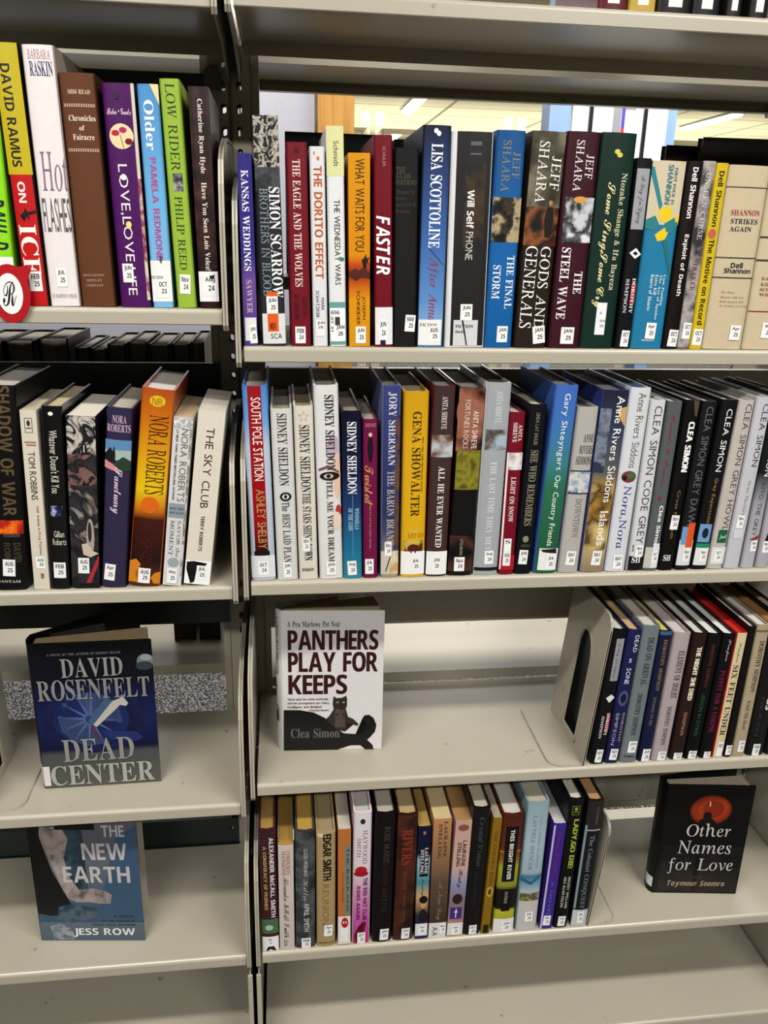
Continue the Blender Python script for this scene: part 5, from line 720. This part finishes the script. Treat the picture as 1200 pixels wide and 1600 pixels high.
# ------------------------------------------------------------------ beyond the shelving
# range of open slotted frames further back
def far_frame(x, y, ztop, label):
    r = empty('storage_rack', (x, y, ZF), label, 'shelving', 'open slotted shelf frames in the far room')
    for xx in (-.45, .45):
        k = MB(); hs = []; z = .4
        while z < ztop-ZF-.04:
            for hx in (-.012, .012): hs.append([(xx+hx-.004, z), (xx+hx+.004, z), (xx+hx+.004, z+.02), (xx+hx-.004, z+.02)])
            z += .035
        vs, fs = plate([(xx-.03, 0), (xx+.03, 0), (xx+.03, ztop-ZF), (xx-.03, ztop-ZF)], hs, .003, lambda a, b, c: (a, c, b)); k.add(vs, fs, plain('e6dfc0', .5)); k.build('slotted_post', r)
    for zz in (ztop-ZF-.12, ztop-ZF-.45, ztop-ZF-.8, .1):
        k = MB(); k.box((-.45, -.15, zz), (.45, .15, zz+.025), plain('e6dfc0', .5)); k.build('shelf', r)
for i, x in enumerate([.2, 1.2, 2.2, 3.2, 4.2, 5.2]):
    far_frame(x, 5.2, .92, 'pale yellow slotted shelf frame in the far room, %s' % ['behind the wooden end panel', 'left of the far lamp', 'right of the far lamp', 'behind the map board', 'right of the map board', 'at the right edge'][i])
# wooden end panel and grey partition
k = MB(); k.box((.185, 2.0, ZF), (.305, 2.5, .80), None or bpy.data.materials.new('x'), .002)
def wood():
    m, nt, b = base('light_oak', .4)
    tc = nt.nodes.new('ShaderNodeTexCoord'); mp = nt.nodes.new('ShaderNodeMapping'); mp.inputs['Scale'].default_value = (30, 6, 2.5)
    n = nt.nodes.new('ShaderNodeTexNoise'); n.inputs['Scale'].default_value = 1.2; n.inputs['Detail'].default_value = 4; n.inputs['Distortion'].default_value = .6
    cr = nt.nodes.new('ShaderNodeValToRGB'); cr.color_ramp.elements[0].color = lin('a06c20'); cr.color_ramp.elements[1].color = lin('c08c3c')
    cr.color_ramp.elements[0].position = .35; cr.color_ramp.elements[1].position = .6
    nt.links.new(tc.outputs['Object'], mp.inputs[0]); nt.links.new(mp.outputs[0], n.inputs['Vector']); nt.links.new(n.outputs['Fac'], cr.inputs[0]); nt.links.new(cr.outputs[0], b.inputs['Base Color'])
    return m
k = MB(); k.box((.185, 2.0, ZF), (.305, 2.5, .80), wood(), .002); tag(k.build('end_panel'), 'light oak shelving end panel in the far aisle, above the orange spine', 'panel')
k = MB(); k.box((-.9, 2.02, ZF), (.175, 2.10, .85), plain('a8a8b2', .6)); tag(k.build('partition'), 'pale grey partition left of the oak end panel', 'partition')
# notice board with a floor map between two light blue posts
nb = empty('notice_board', (1.28, 2.22, ZF), 'white notice board with black edge strips and a grey floor map, far aisle', 'board')
k = MB(); k.box((-.16, 0, .9), (.20, .02, 1.9), WHITE); k.build('backing', nb)
for x in (-.095, .112):
    k = MB(); k.box((x-.006, -.012, .9), (x+.006, -.001, 1.9), plain('18181c', .4)); k.build('edge_strip', nb)
k = MB(); k.box((-.085, -.004, 1.0), (.1, -.0015, 1.86), plain('f2f2f2', .5)); mp_ = k.build('floor_map', nb)
k = MB(); k.box((-.01, -.0052, 1.62), (.075, -.0044, 1.84), plain('8c8c94', .6)); k.box((.02, -.0060, 1.70), (.085, -.0054, 1.79), plain('c4c4cc', .6)); k.box((-.07, -.0052, 1.60), (-.03, -.0046, 1.68), plain('c4c4cc', .6)); k.box((.022, -.0066, 1.72), (.034, -.0061, 1.80), plain('5040a0', .6)); k.box((.022, -.0070, 1.69), (.034, -.0064, 1.73), plain('c03040', .6)); k.build('map_print', mp_)
for x, lab in ((-.20, 'pale blue post at the left side of the notice board'), (.205, 'pale blue post at the right side of the notice board')):
    k = MB(); k.box((1.28+x-.045+(.03 if x > 0 else 0), 2.23, ZF), (1.28+x+.035, 2.33, ZC-.02), plain('88a4cc', .4)); tag(k.build('blue_post'), lab, 'post')
for m in list(bpy.data.materials):
    if m.users == 0: bpy.data.materials.remove(m)
